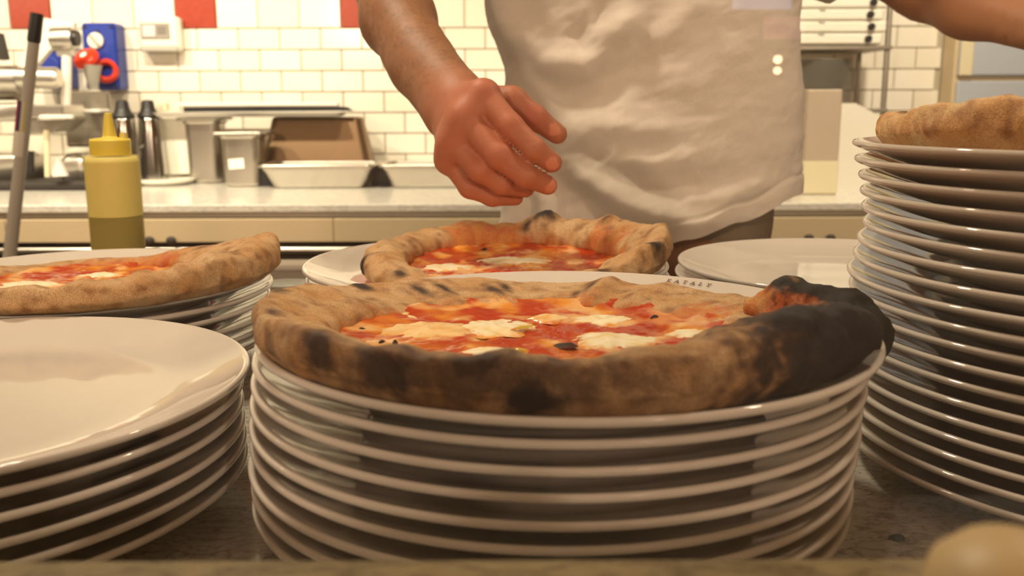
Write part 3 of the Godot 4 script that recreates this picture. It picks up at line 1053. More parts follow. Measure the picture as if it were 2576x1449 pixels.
	for k in 4:
		spotlight(["black spotlight at the left end of the row over the back counter", "second black spotlight from the left over the back counter", "third black spotlight from the left over the back counter", "black spotlight at the right end of the row over the back counter"][k], P([-1.9, -1.15, -0.35, 1.1][k], 1.40, -2.05), P([-1.75, -1.1, -0.4, 1.15][k], -0.05, -3.3), [9.5, 9.5, 6.4, 11.0][k], warm)
	spotlight("black spotlight over the counter, left of the pair", P(-0.62, 1.25, -1.15), P(-0.15, -0.2, -0.7), 2.45, warm)
	spotlight("black spotlight over the counter, right of the pair", P(-0.50, 1.25, -1.15), P(0.15, -0.2, -0.7), 2.45, warm)
	spotlight("black spotlight added to brighten the right end of the serving counter", P(0.95, 1.25, -0.95), P(0.55, -0.1, -0.8), 2.1, warm)  # unseen lamp, added to brighten the right-hand side
	pendant("large white globe lamp added in the unseen dining room on the left", P(-1.45, 0.85, 2.3), 0.12, 11.0, amber, 6.0)  # unseen lamp, added to light the shirt and the plate rims
	pendant("large white globe lamp added in the unseen dining room on the right", P(1.55, 0.85, 2.5), 0.12, 11.0, amber, 6.0)  # second added lamp out of view, lighting them from the right
	pendant("small bare bulb lamp at the left side of the kitchen, nearer", P(-2.75, 0.80, -1.55), 0.04, 1.2, warm, 90.0)
	pendant("small bare bulb lamp at the left side of the kitchen, farther", P(-2.75, 0.86, -1.85), 0.04, 1.2, warm, 90.0)
	pendant("round glass pendant lamp nearer to the counter", P(2.149, 0.348, 7.46), 0.033, 1.5, Color(1.0, 0.86, 0.66))
	pendant("round glass pendant lamp at the far end of the dining room", P(2.896, 0.351, 10.2), 0.041, 1.5, Color(1.0, 0.86, 0.66))
	lit_sign("bluish white menu screen hanging in the dining room", P(1.52, 0.66, 5.56), Vector2(0.36, 0.20), Color(0.72, 0.82, 1.0), 2.2)
	lit_sign("pale pink lit sign below the menu screen in the dining room", P(1.70, 0.463, 5.70), Vector2(0.26, 0.14), Color(1.0, 0.70, 0.72), 1.0)
	room()
	print("room")
	counters()
	backdrop()
	print("backdrop")
	food()
	print("food")
	cook()
	print("cook")
	photographer()

func room() -> void:
	struct("floor", box(Vector3(8.6, 0.1, 15.0)), M.floor, Vector3(0, -0.05, 3.7))
	struct("ceiling", box(Vector3(8.6, 0.1, 15.0)), M.ceiling, P(0, 1.67, 3.7))
	struct("wall_left", box(Vector3(0.1, 2.9, 15.0)), M.plaster, Vector3(-4.25, 1.375, 3.7))
	struct("wall_right", box(Vector3(0.1, 2.9, 15.0)), M.plaster, Vector3(4.25, 1.375, 3.7))
	struct("wall_front", box(Vector3(8.6, 2.9, 0.1)), M.plaster, Vector3(0, 1.375, 11.2))
	var w := struct("wall_back", box(Vector3(8.6, 2.9, 0.1)), M.grout, Vector3(0, 1.375, -3.68))
	# tiles: white bricks in running bond, and above them a course of squares with every fourth one red
	var px := 0.1515
	var py := 0.0765
	var brick := box(Vector3(px - 0.0045, py - 0.0045, 0.012), 0.0016)
	var square := box(Vector3(px - 0.0045, 0.1515 - 0.0045, 0.012), 0.0016)
	var rng := RandomNumberGenerator.new()
	rng.seed = 5
	var o := w.position
	for r in 8:
		for k in range(-7, 19):
			var x := -1.08 + px * (k + (0.0 if r % 2 == 0 else 0.5))
			if x - px / 2 > 1.54 or x < -2.1:
				continue
			var cut := minf(0.0, 1.590 - x - px / 2)
			part(w, "brick_tile", brick if cut > -0.001 else box(Vector3(px - 0.0045 + cut, py - 0.0045, 0.012), 0.0016), M.tile[rng.randi() % 3], P(x + cut / 2, 0.277 - py * (r + 0.5), -3.626 + rng.randf_range(-0.0008, 0.0008)) - o)
	for r in 2:
		for k in range(-7, 18):
			var x := -1.08 + px * (k + 0.5)
			if x - px / 2 > 1.54:
				continue
			var cut := minf(0.0, 1.590 - x - px / 2)
			var is_red := r == 0 and posmod(k + 1, 4) == 0
			part(w, "red_tile" if is_red else "square_tile", square if cut > -0.001 else box(Vector3(px - 0.0045 + cut, 0.147, 0.012), 0.0016), M.red_tile if is_red else M.tile[rng.randi() % 3], P(x + cut / 2, 0.277 + 0.1515 * (r + 0.5), -3.626 + rng.randf_range(-0.0006, 0.0006)) - o)

func counters() -> void:
	# the serving counter in front
	var c := thing("serving_counter", "grey veined marble serving counter under the stacks of plates", "counter", P(0, -CY, -0.75))
	part(c, "worktop", box(Vector3(3.6, 0.035, 1.005), 0.004), M.counter, Vector3(0, CY - 0.234 - 0.0175, 0.0))
	part(c, "base", box(Vector3(3.5, CY - 0.269, 0.93)), M.panel, Vector3(0, (CY - 0.269) / 2, 0.0))
	var s := thing("stone_sill", "tan stone sill along the customers' edge of the counter", "sill", P(0, -CY, -0.20))
	part(s, "slab", box(Vector3(3.6, 0.03, 0.10), 0.003), M.sill, Vector3(0, CY - 0.125 - 0.015, 0))
	part(s, "upstand", box(Vector3(3.5, CY - 0.155, 0.07)), M.sill, Vector3(0, (CY - 0.155) / 2, 0.005))
	var glass := StandardMaterial3D.new()
	glass.albedo_color = Color(1, 1, 1, 0.02)
	glass.roughness = 0.0
	glass.transparency = BaseMaterial3D.TRANSPARENCY_ALPHA
	var pane := BoxMesh.new()
	pane.size = Vector3(3.4, 0.62, 0.006)
	var quad := QuadMesh.new()
	quad.size = Vector2(3.4, 0.62)
	one("glass_screen", quad, glass, "clear upright glass screen standing on the tan stone sill", "glass screen", P(0, -0.125 + 0.31, -0.222))
	var bowl := lathe([Vector2(0, 0), Vector2(0.0150, 0), Vector2(0.0165, 0.002), Vector2(0.0172, 0.020), Vector2(0.0170, 0.030), Vector2(0.0155, 0.036), Vector2(0.0105, 0.0405), Vector2(0.005, 0.0425), Vector2(0, 0.043)], 40)
	one("salt_shaker", bowl, mat(rgb8(176, 152, 110), 0.5), "small domed cream shaker on the sill in the near right corner", "shaker", P(0.098, -0.125, -0.172))
	# black crumb and little dish on the marble
	one("charcoal_crumb", blob(0.005, 0.004, 0.004, 3.0, [lin(20, 16, 12), lin(26, 20, 16), lin(20, 16, 12)]), M.crust, "tiny black burnt crumb on the counter between the stacks", "crumb", P(0.2097, -0.2340, -0.4860))
	one("sauce_dish", lathe([Vector2(0, 0), Vector2(0.022, 0), Vector2(0.027, 0.006), Vector2(0.030, 0.020), Vector2(0.0285, 0.0205), Vector2(0.025, 0.007), Vector2(0, 0.004)], 32), M.grey_plastic, "small grey dish on the counter behind the middle pizza", "dish", P(-0.2765, -0.2340, -1.1487))
	# the counter along the wall
	var b := thing("back_counter", "long white marble counter along the tiled wall", "counter", P(0, -CY, -3.12))
	part(b, "worktop", box(Vector3(4.52, 0.022, 0.985), 0.003), M.marble, Vector3(-0.94, CY - 0.281, -0.0075))
	part(b, "steel_edge", box(Vector3(4.52, 0.016, 0.93), 0.002), M.steel_dull, Vector3(-0.94, CY - 0.300, 0.01))
	for k in 5:
		var d := part(b, "drawer_front", box(Vector3(0.908, 0.064, 0.02), 0.001), M.panel, Vector3(-2.77 + 0.91 * k, CY - 0.342, 0.480))
		part(d, "knob", lathe([Vector2(0, 0.028), Vector2(0.010, 0.027), Vector2(0.014, 0.022), Vector2(0.013, 0.016), Vector2(0.006, 0.010), Vector2(0.006, 0), Vector2(0, 0)], 20), M.dark, Vector3(-0.05, -0.026, 0.01), Vector3(90, 0, 0))
		part(d, "knob", lathe([Vector2(0, 0.028), Vector2(0.010, 0.027), Vector2(0.014, 0.022), Vector2(0.013, 0.016), Vector2(0.006, 0.010), Vector2(0.006, 0), Vector2(0, 0)], 20), M.dark, Vector3(0.01, -0.026, 0.01), Vector3(90, 0, 0))
	part(b, "towel_rail", tube([Vector3(-3.1, CY - 0.398, 0.48), Vector3(1.3, CY - 0.398, 0.48)], [0.010], 14), M.steel)
	part(b, "carcass", box(Vector3(4.52, CY - 0.308, 0.86)), M.dark, Vector3(-0.94, (CY - 0.308) / 2, -0.03))
	var g := thing("steel_trolley", "low pale steel trolley top seen behind the serving counter", "trolley", P(-0.55, -CY, -1.83))
	part(g, "shelf", box(Vector3(0.8, 0.012, 0.07), 0.003), M.white_metal, Vector3(0, CY - 0.306, 0))
	part(g, "panel", box(Vector3(0.78, 0.5, 0.02), 0.003), M.steel_dull, Vector3(0, CY - 0.56, 0.02))
	for sx in [-1.0, 1.0]:
		part(g, "leg", tube([Vector3(0.38 * sx, CY - 0.8, 0), Vector3(0.38 * sx, 0.0, 0)], [0.014], 10), M.steel)

func backdrop() -> void:
	var top := -0.27
	# ---- sockets and timer on the wall ----
	var s := thing("wall_socket", "blue switched wall socket with white dial and red plug", "socket", P(-1.4794, 0.1736, -3.6200))
	part(s, "housing", box(Vector3(0.122, 0.235, 0.09), 0.008), M.blue, Vector3(0, 0, 0.045))
	for q in [[-0.047, 0.103], [0.047, 0.103], [-0.047, -0.103], [0.047, -0.103], [0.0, 0.086]]:
		part(s, "screw", disc(0.006, 0.004, 0.001, 12), M.black, Vector3(q[0], q[1], 0.089), Vector3(90, 0, 0))
	var dial := part(s, "dial", disc(0.0285, 0.012, 0.003), M.white_plastic, Vector3(-0.010, 0.055, 0.089), Vector3(90, 0, 0))
	part(dial, "pointer", box(Vector3(0.010, 0.012, 0.05), 0.003), M.grey_plastic, Vector3(0, 0.014, 0), Vector3(0, 38, 0))
	var cover := part(s, "plug_collar", lathe([Vector2(0, 0.0), Vector2(0.041, 0.0), Vector2(0.046, 0.004), Vector2(0.047, 0.012), Vector2(0.043, 0.022), Vector2(0.034, 0.028), Vector2(0.016, 0.030), Vector2(0, 0.030)], 40), M.red, Vector3(-0.026, -0.018, 0.135), Vector3(44, 0, 12))
	part(cover, "painted_glint", disc(0.012, 0.002, 0.0005), M.sticker, Vector3(0, 0.0295, 0))  # white disc painted in for the highlight on the red collar
	part(s, "plug_ring", lathe([Vector2(0.024, 0.0), Vector2(0.041, 0.0), Vector2(0.043, 0.012), Vector2(0.041, 0.034), Vector2(0.024, 0.036), Vector2(0.024, 0.0)], 36), M.red, Vector3(0.016, -0.055, 0.085), Vector3(78, 0, -20))
	part(s, "plug", tube([Vector3(-0.006, -0.032, 0.15), Vector3(-0.008, -0.065, 0.15), Vector3(-0.008, -0.105, 0.148), Vector3(-0.006, -0.122, 0.146)], [0.034, 0.027, 0.017, 0.015], 24), M.grey_plastic)
	part(s, "cable_gland", disc(0.021, 0.012, 0.003), M.white_plastic, Vector3(-0.006, -0.132, 0.146))
	var s2 := thing("wall_socket", "blue wall socket half hidden behind the slicer", "socket", P(-1.6561, 0.1670, -3.6200))
	part(s2, "housing", box(Vector3(0.108, 0.215, 0.085), 0.008), M.blue, Vector3(0, 0, 0.042))
	part(s2, "flap", disc(0.038, 0.018, 0.004), M.blue, Vector3(-0.005, -0.03, 0.085), Vector3(90, 0, 0))
	part(s2, "dial", disc(0.0285, 0.012, 0.003), M.white_plastic, Vector3(0, 0.055, 0.084), Vector3(90, 0, 0))
	var t := thing("timer_box", "white wall timer box with a small grey display", "timer", P(-1.2752, 0.2537, -3.6150))
	part(t, "case", box(Vector3(0.150, 0.122, 0.05), 0.010), M.white_plastic, Vector3(0, 0.0, 0.025))
	part(t, "display", box(Vector3(0.104, 0.056, 0.006), 0.002), mat(rgb8(150, 144, 136), 0.35), Vector3(-0.012, 0.010, 0.051))
	part(t, "display_left", box(Vector3(0.045, 0.040, 0.002), 0.0005), mat(rgb8(212, 204, 206), 0.3), Vector3(-0.034, 0.011, 0.055))
	part(t, "display_right", box(Vector3(0.030, 0.026, 0.002), 0.0005), mat(rgb8(128, 122, 116), 0.3), Vector3(0.012, 0.014, 0.055))
	part(t, "lower_lip", box(Vector3(0.140, 0.022, 0.012), 0.005), M.grey_plastic, Vector3(0, -0.052, 0.054))
	# ---- slicer ----
	var m := thing("food_slicer", "aluminium food slicer with shiny rollers at the left end of the counter", "slicer", P(-1.56, top, -3.25))
	var o := m.position
	part(m, "base", loft([[0, 0, 0, 0], [0.44, 0.30, 0.03, 0.0], [0.46, 0.32, 0.03, 0.006], [0.46, 0.32, 0.03, 0.022], [0.44, 0.30, 0.03, 0.030], [0, 0, 0, 0.030]]), M.dark)
	part(m, "motor_housing", loft([[0, 0, 0, 0.03], [0.20, 0.18, 0.03, 0.03], [0.20, 0.18, 0.03, 0.10], [0.16, 0.15, 0.05, 0.118], [0, 0, 0, 0.120]]), M.aluminium, Vector3(-0.15, 0, 0.0))
	part(m, "side_housing", loft([[0, 0, 0, 0.03], [0.085, 0.16, 0.02, 0.03], [0.085, 0.16, 0.02, 0.09], [0.065, 0.13, 0.03, 0.115], [0, 0, 0, 0.116]]), M.aluminium, Vector3(0.115, 0, 0.02))
	part(m, "carriage", box(Vector3(0.115, 0.042, 0.16), 0.005), M.aluminium, P(-1.4815, -0.0179, -3.1600) - o)
	part(m, "carriage_edge", box(Vector3(0.105, 0.012, 0.02), 0.003), M.white_metal, P(-1.4409, -0.0347, -3.0700) - o)
	part(m, "chute", prism([Vector2(-1.5908, -0.0462), Vector2(-1.4318, -0.0441), Vector2(-1.4828, -0.0855), Vector2(-1.5883, -0.0877)], 0.14), M.steel_dull, Vector3(0, CY, -3.2) - o)
	part(m, "blade_guard", loft([[0, 0, 0, 0.0], [0.13, 0.10, 0.03, 0.0], [0.15, 0.12, 0.03, 0.01], [0.15, 0.12, 0.03, 0.05], [0.12, 0.10, 0.03, 0.058], [0, 0, 0, 0.06]]), M.aluminium, P(-1.6503, -0.0499, -3.2000) - o)
	part(m, "hinge_arm", prism([Vector2(-1.5804, 0.2792), Vector2(-1.5504, 0.2868), Vector2(-1.4563, 0.2711), Vector2(-1.4664, 0.2170), Vector2(-1.5441, 0.1849), Vector2(-1.6186, 0.1069), Vector2(-1.6608, 0.1136)], 0.03), M.white_metal, Vector3(0, CY, -3.3) - o)
	part(m, "upper_roller", tube([P(-1.4929, 0.2132, -3.2000) - o, P(-1.4890, 0.2132, -3.2000) - o, P(-1.4267, 0.2155, -3.2000) - o, P(-1.4216, 0.2155, -3.2000) - o], [0.030, 0.036, 0.036, 0.031], 28), M.aluminium)
	part(m, "roller_knob", tube([P(-1.4229, 0.2155, -3.2000) - o, P(-1.4073, 0.2154, -3.2000) - o], [0.026, 0.024], 24), M.black)
	part(m, "roller_bracket", prism([Vector2(-1.4875, 0.1962), Vector2(-1.4330, 0.1960), Vector2(-1.4336, 0.1607), Vector2(-1.4754, 0.1583)], 0.04), M.aluminium, Vector3(0, CY, -3.21) - o)
	part(m, "post", tube([P(-1.4499, 0.1602, -3.2000) - o, P(-1.4674, -0.0028, -3.2000) - o], [0.0155], 20), M.white_metal)
	part(m, "lower_roller", tube([P(-1.6950, 0.0860, -3.1400) - o, P(-1.5825, 0.0869, -3.1400) - o, P(-1.5798, 0.0881, -3.1400) - o, P(-1.4622, 0.0877, -3.1400) - o, P(-1.4520, 0.0877, -3.1400) - o], [0.042, 0.042, 0.034, 0.034, 0.026], 28), M.aluminium)
	part(m, "gear_case", loft([[0, 0, 0, 0.0], [0.11, 0.12, 0.03, 0.0], [0.13, 0.14, 0.03, 0.02], [0.12, 0.14, 0.03, 0.065], [0, 0, 0, 0.07]]), M.steel_dull, P(-1.6849, 0.0187, -3.2500) - o)
	part(m, "leg_post", tube([P(-1.5003, -0.0768, -3.1200) - o, P(-1.5108, -0.2275, -3.1200) - o], [0.0095], 14), M.cream)
	part(m, "dark_post", tube([P(-1.5482, -0.1431, -3.1000) - o, P(-1.5548, -0.2093, -3.1000) - o], [0.011], 12), M.black)
	part(m, "lever", prism([Vector2(-1.6254, 0.2289), Vector2(-1.6034, 0.2240), Vector2(-1.5917, 0.1436), Vector2(-1.6120, 0.1412)], 0.03), M.dark, Vector3(0, CY, -3.1) - o)
	part(m, "foot_plate", prism([Vector2(-1.4501, -0.1651), Vector2(-1.4272, -0.2210), Vector2(-1.4734, -0.2234)], 0.02), M.white_metal, Vector3(0, CY, -3.08) - o)
	part(m, "back_plate", box(Vector3(0.16, 0.19, 0.02), 0.006), M.steel_dull, P(-1.4675, -0.0465, -3.3600) - o)
	part(m, "tray_rim", box(Vector3(0.075, 0.012, 0.09), 0.004), M.white_metal, P(-1.4200, -0.0177, -3.3000) - o)
	# ---- pole with a black grip ----
	var foot := P(-1.1173, -0.3247, -2.1000)
	var tip := P(-1.0067, 0.1932, -2.1000)
	var dirp := (tip - foot).normalized()
	var pole := thing("long_handled_pole", "grey metal pole with a black grip and a coloured sticker", "pole", Vector3(foot.x, 0, foot.z))
	var po := pole.position
	var down := foot - dirp * (foot.y / dirp.y)
	part(pole, "shaft", tube([down - po, foot - po, tip - dirp * 0.06 - po], [0.0145, 0.0142, 0.0120], 18), mat(rgb8(186, 182, 172), 0.4))
	part(pole, "grip", tube([tip - dirp * 0.062 - po, tip - dirp * 0.058 - po, tip - dirp * 0.003 - po, tip - po], [0.0120, 0.0140, 0.0135, 0.0115], 18), M.black)
	var sv := PackedVector3Array()
	var sc := PackedColorArray()
	var s0: Vector3 = P(-1.0512, 0.0094, -2.1000) - po
	var s1: Vector3 = P(-1.0636, -0.0541, -2.1000) - po
	var ax := (s1 - s0).normalized()
	var rt := ax.cross(Vector3.BACK).normalized()
	var fw := rt.cross(ax).normalized()
	for i in 36:
		var a := TAU * i / 36.0
		# printed stripes: red, blue, white, yellow
		var f := cos(a)
		var c := lin(176, 28, 14) if f > 0.35 else lin(40, 30, 96) if f > 0.0 else lin(226, 220, 204) if f > -0.45 else lin(214, 200, 24)
		if sin(a) < 0.0:
			c = lin(226, 220, 204)
		for j in 2:
			sv.append(s0.lerp(s1, j) + (rt * cos(a) + fw * sin(a)) * 0.0150)
			sc.append(c)
	part(pole, "sticker", commit(sv, grid_index(36, 2, true), sc, true), vmat(0.5))
	part(pole, "white_sleeve", tube([s1, s1 + ax * 0.055], [0.0155], 18), M.white_plastic)
	# ---- squeeze bottle of oil ----
	var plastic := mat(rgb8(232, 216, 120, 0.30), 0.42)
	plastic.transparency = BaseMaterial3D.TRANSPARENCY_ALPHA
	plastic.backlight_enabled = true
	plastic.backlight = rgb8(120, 110, 50)
	var btl := thing("squeeze_bottle", "yellowish squeeze bottle half full of olive oil", "bottle", P(-0.4745, -0.234, -1.14))
	part(btl, "shell", lathe([Vector2(0, 0), Vector2(0.0285, 0), Vector2(0.0305, 0.002), Vector2(0.0308, 0.006), Vector2(0.0316, 0.168), Vector2(0.0314, 0.1735), Vector2(0.0298, 0.1762), Vector2(0.024, 0.1768), Vector2(0, 0.1768)], 48), plastic)
	part(btl, "olive_oil", lathe([Vector2(0, 0.003), Vector2(0.028, 0.003), Vector2(0.0296, 0.007), Vector2(0.0302, 0.1045), Vector2(0.0302, 0.1045), Vector2(0, 0.1045)], 48), mat(rgb8(96, 78, 6), 0.2))
	part(btl, "air_space", lathe([Vector2(0, 0.1050), Vector2(0.0302, 0.1050), Vector2(0.0302, 0.1050), Vector2(0.0305, 0.168), Vector2(0.028, 0.1745), Vector2(0, 0.175)], 48), mat(rgb8(228, 214, 130), 0.6))
	part(btl, "cap", lathe([Vector2(0.0225, 0.1765), Vector2(0.0232, 0.178), Vector2(0.0232, 0.193), Vector2(0.0222, 0.1955), Vector2(0.0085, 0.1972), Vector2(0.0078, 0.199), Vector2(0.0042, 0.2245), Vector2(0.003, 0.2255), Vector2(0, 0.2255)], 40), mat(rgb8(222, 200, 70), 0.45))
	part(btl, "cap_tab", tube([Vector3(0.0165, 0.194, 0), Vector3(0.0165, 0.2025, 0)], [0.005, 0.0042], 12), mat(rgb8(222, 204, 110), 0.45))
	# ---- two flasks ----
	for k in 2:
		var f := thing("steel_flask", ["chromed insulated flask with black stopper nearer to the oil bottle", "chromed insulated flask with black stopper just behind its twin"][k], "flask", P([-1.306, -1.250][k], top, [-3.26, -3.34][k]), "insulated flasks")
		part(f, "body", lathe([Vector2(0, 0), Vector2(0.046, 0), Vector2(0.049, 0.004), Vector2(0.047, 0.06), Vector2(0.040, 0.18), Vector2(0.036, 0.222), Vector2(0.033, 0.232), Vector2(0, 0.233)], 40), mat(rgb8(190, 188, 184), 0.14, 1.0))
		part(f, "stopper", lathe([Vector2(0, 0.229), Vector2(0.038, 0.229), Vector2(0.039, 0.236), Vector2(0.030, 0.246), Vector2(0.023, 0.262), Vector2(0.020, 0.282), Vector2(0.016, 0.288), Vector2(0, 0.289)], 36), M.black)
	# ---- white stand ----
	var w := thing("white_plastic_stand", "white plastic stand with a curved foot beside the steel bins", "stand", P(-1.21, top, -3.38))
	part(w, "upright", prism([Vector2(-1.2477, -0.0450), Vector2(-1.1473, -0.0453), Vector2(-1.1350, -0.2369), Vector2(-1.2566, -0.2421)], 0.02), M.white_plastic, Vector3(0, CY, -3.40) - w.position)
	part(w, "foot", loft([[0, 0, 0, 0], [0.15, 0.16, 0.07, 0.0], [0.19, 0.20, 0.09, 0.010], [0.20, 0.21, 0.095, 0.018], [0.18, 0.19, 0.085, 0.020], [0, 0, 0, 0.016]], 10), M.white_plastic, Vector3(0.0, 0, 0.04))
	# ---- steel bins and pans ----
	var tall := thing("steel_bin", "tall steel food bin under the flat tray", "bin", P(-1.082, top, -3.42), "steel food bins")
	part(tall, "bin_body", pan_mesh(0.165, 0.16, 0.228, 0.014, 0.018), M.steel)
	var small := thing("steel_bin", "short steel food bin with a white paper label", "bin", P(-0.907, top, -3.26), "steel food bins")
	part(small, "bin_body", pan_mesh(0.187, 0.165, 0.182, 0.014, 0.026), M.steel)
	part(small, "paper_label", box(Vector3(0.052, 0.034, 0.0008)), M.sticker, Vector3(-0.012, 0.078, 0.0545), Vector3(-2, 0, 4))
	var wide := thing("steel_bin", "wide steel bin coloured with brown reflections, turned upside down behind the pans", "bin", P(-0.69, top, -3.46), "steel food bins")
	part(wide, "bin_body", pan_mesh(0.44, 0.22, 0.226, 0.09, 0.014), M.brown_reflecting_steel, Vector3(0, 0.228, 0), Vector3(180, 0, 0))
	for k in 2:
		var pn := thing("steel_pan", ["shallow steel pan left of the cook's forearm", "shallow steel pan partly behind the cook's hand"][k], "pan", P([-0.637, -0.245][k], top, -3.23), "shallow steel pans")
		part(pn, "pan_body", pan_mesh(0.385, 0.24, 0.079, 0.045, 0.014), M.steel)
		part(pn, "dark_gap_wedge", prism([Vector2(-0.032, 0.0), Vector2(0.032, 0.0), Vector2(0.022, 0.064), Vector2(-0.022, 0.064)], 0.10), M.black, Vector3([-0.186, -0.196][k], 0.0, -0.05))  # solid black put in for the shaded gap beside the pan
	var tray := thing("steel_tray", "flat steel tray laid across the tops of the bins", "tray", P(-0.915, -0.040, -3.43))
	part(tray, "tray_body", loft([[0, 0, 0, 0], [0.60, 0.20, 0.02, 0.0], [0.62, 0.22, 0.02, 0.003], [0.64, 0.24, 0.02, 0.014], [0.65, 0.25, 0.02, 0.0155], [0.63, 0.23, 0.02, 0.0155], [0.61, 0.21, 0.02, 0.004], [0, 0, 0, 0.003]]), M.white_metal)
	var knife := thing("long_scraper", "long pale bar with dark blade and cream end lying on the tray", "scraper", P(-0.9, -0.0235, -3.38))
	part(knife, "bar", box(Vector3(0.56, 0.014, 0.03), 0.004), M.white_metal, Vector3(0.02, 0.026, 0))
	part(knife, "blade", prism([Vector2(-0.24, 0.0), Vector2(0.35, 0.003), Vector2(0.33, 0.016), Vector2(0.28, 0.020), Vector2(-0.24, 0.018)], 0.014), M.black)
	part(knife, "end_block", box(Vector3(0.034, 0.03, 0.035), 0.004), M.cream, Vector3(-0.312, 0.018, 0))
	one("thin_cable", tube([P(-1.2116, 0.0042, -3.3600), P(-1.2085, -0.0335, -3.3400), P(-1.2186, -0.0710, -3.3300), P(-1.2357, -0.1068, -3.3100), P(-1.2613, -0.1346, -3.3000), P(-1.2927, -0.1534, -3.3000)], [0.0022], 8), M.grey_plastic, "thin grey wire hanging from the cream end of the scraper", "cable", Vector3.ZERO)
	# ---- right-hand side ----
	var sh := thing("steel_shelf", "two-tier steel shelf at the right end of the tiled wall", "shelf", P(1.06, top, -3.42))
	for yy in [0.245, 0.452]:
		part(sh, "board", box(Vector3(0.42, 0.014, 0.30), 0.003), M.steel_dull, Vector3(0, yy, 0))
	for sx in [-1.0, 1.0]:
		for sz in [-1.0, 1.0]:
			part(sh, "post", tube([Vector3(0.20 * sx, 0, 0.13 * sz), Vector3(0.20 * sx, 0.66, 0.13 * sz)], [0.009], 10), M.steel_dull)
	for k in 5:
		var bx := thing("dough_tray", ["lowest white dough tray on the upper shelf", "second white dough tray from the bottom of its pile", "third white dough tray from the bottom of its pile", "fourth white dough tray from the bottom of its pile", "topmost white dough tray on the upper shelf"][k], "tray", P(1.05, 0.192 + 0.039 * k, -3.40), "white dough trays")
		part(bx, "tray_body", box(Vector3(0.37 + 0.012 * (k % 2), 0.036, 0.26), 0.006), M.white_plastic, Vector3(0.006 * (k % 2), 0.018, 0))
		part(bx, "knob", disc(0.012, 0.014, 0.003, 20), M.black, Vector3(0.135 + [0.0, 0.008, 0.002, 0.010, 0.004][k], 0.018, 0.13), Vector3(90, 0, 0))
		part(bx, "catch", box(Vector3(0.020, 0.008, 0.006), 0.002), M.grey_plastic, Vector3(-0.02, 0.034, 0.131))
	var small_plate := lathe([Vector2(0, 0.002), Vector2(0.07, 0.002), Vector2(0.09, 0.006), Vector2(0.105, 0.0085), Vector2(0.1055, 0.0075), Vector2(0.09, 0.004), Vector2(0.068, 0), Vector2(0, 0)], 48)
	for k in 17:
		one("side_plate", small_plate, M.side_plate, "grey side plate at the bottom of the shelf pile" if k == 0 else "grey side plate, %s from the bottom of the shelf pile" % ORD[k] if k < 16 else "grey side plate on top of the shelf pile", "plate", P(1.075 + 0.002 * sin(k * 2.3), -0.018 + 0.0098 * k, -3.40), "grey plates piled on the shelf")
	var bx2 := thing("white_box", "tall narrow white box on the counter right of the cook", "box", P(0.925, top, -2.92))
	part(bx2, "carton", box(Vector3(0.105, 0.31, 0.10), 0.004), mat(rgb8(184, 166, 146), 0.6), Vector3(0, 0.155, 0))
	part(bx2, "band", box(Vector3(0.107, 0.10, 0.102), 0.003), M.cream, Vector3(0, 0.052, 0))
	var bx3 := thing("sloped_white_case", "white case with a sloping lid behind the narrow box", "case", P(1.13, top, -3.10))
	part(bx3, "case_body", prism([Vector2(-0.12, 0.0), Vector2(0.14, 0.0), Vector2(0.14, 0.17), Vector2(-0.06, 0.27), Vector2(-0.12, 0.27)], 0.16), M.white_plastic)
	var cab := thing("wall_cabinet", "shallow pale steel wall cabinet beside the end of the tiles", "cabinet", P(2.08, -0.24, -3.565))
	part(cab, "carcass", box(Vector3(0.98, 1.50, 0.10), 0.004), M.panel, Vector3(0, 0.75, 0))
	var bluish := mat(rgb8(192, 200, 210), 0.4, 0.2)
	var dr := part(cab, "upper_door", box(Vector3(0.96, 1.16, 0.022), 0.005), bluish, Vector3(0.0, 0.335 + 0.58, 0.061))
	part(dr, "edge_strip", box(Vector3(0.045, 1.16, 0.012), 0.003), M.cream, Vector3(-0.457, 0, 0.012))
	part(cab, "lower_door", box(Vector3(0.96, 0.315, 0.022), 0.005), bluish, Vector3(0.0, 0.16, 0.061))


func logo(on: Vector3, radius: float, deg0: float, step: float, plate: Node3D) -> void:
	# the name printed in small brown capitals along the far rim
	var font := SystemFont.new()
	font.font_names = PackedStringArray(["Droid Serif"])
	var ink := mat(rgb8(96, 58, 46), 0.4)
	var k := 0
	var holder := Node3D.new()
	holder.name = "printed_name"
	plate.add_child(holder)
	holder.rotation.y = -plate.rotation.y
	for ch in ["E", "A", "T", "A", "L", "Y"]:
		var tm := TextMesh.new()
		tm.text = ch
		tm.font = font
		tm.font_size = 32
		tm.pixel_size = 0.00016
		tm.depth = 0.0002
		var a := deg_to_rad(deg0 + step * k)
		var out := Vector3(cos(a), 0, sin(a))
		var up := (out * 0.93 + Vector3.UP * 0.37).normalized()
		var right := Vector3(-sin(a), 0, cos(a))
		var nrm := right.cross(up)
		var o := part(holder, "letter", tm, ink)
		o.transform = Transform3D(Basis(right, up, nrm), on + out * radius)
		k += 1

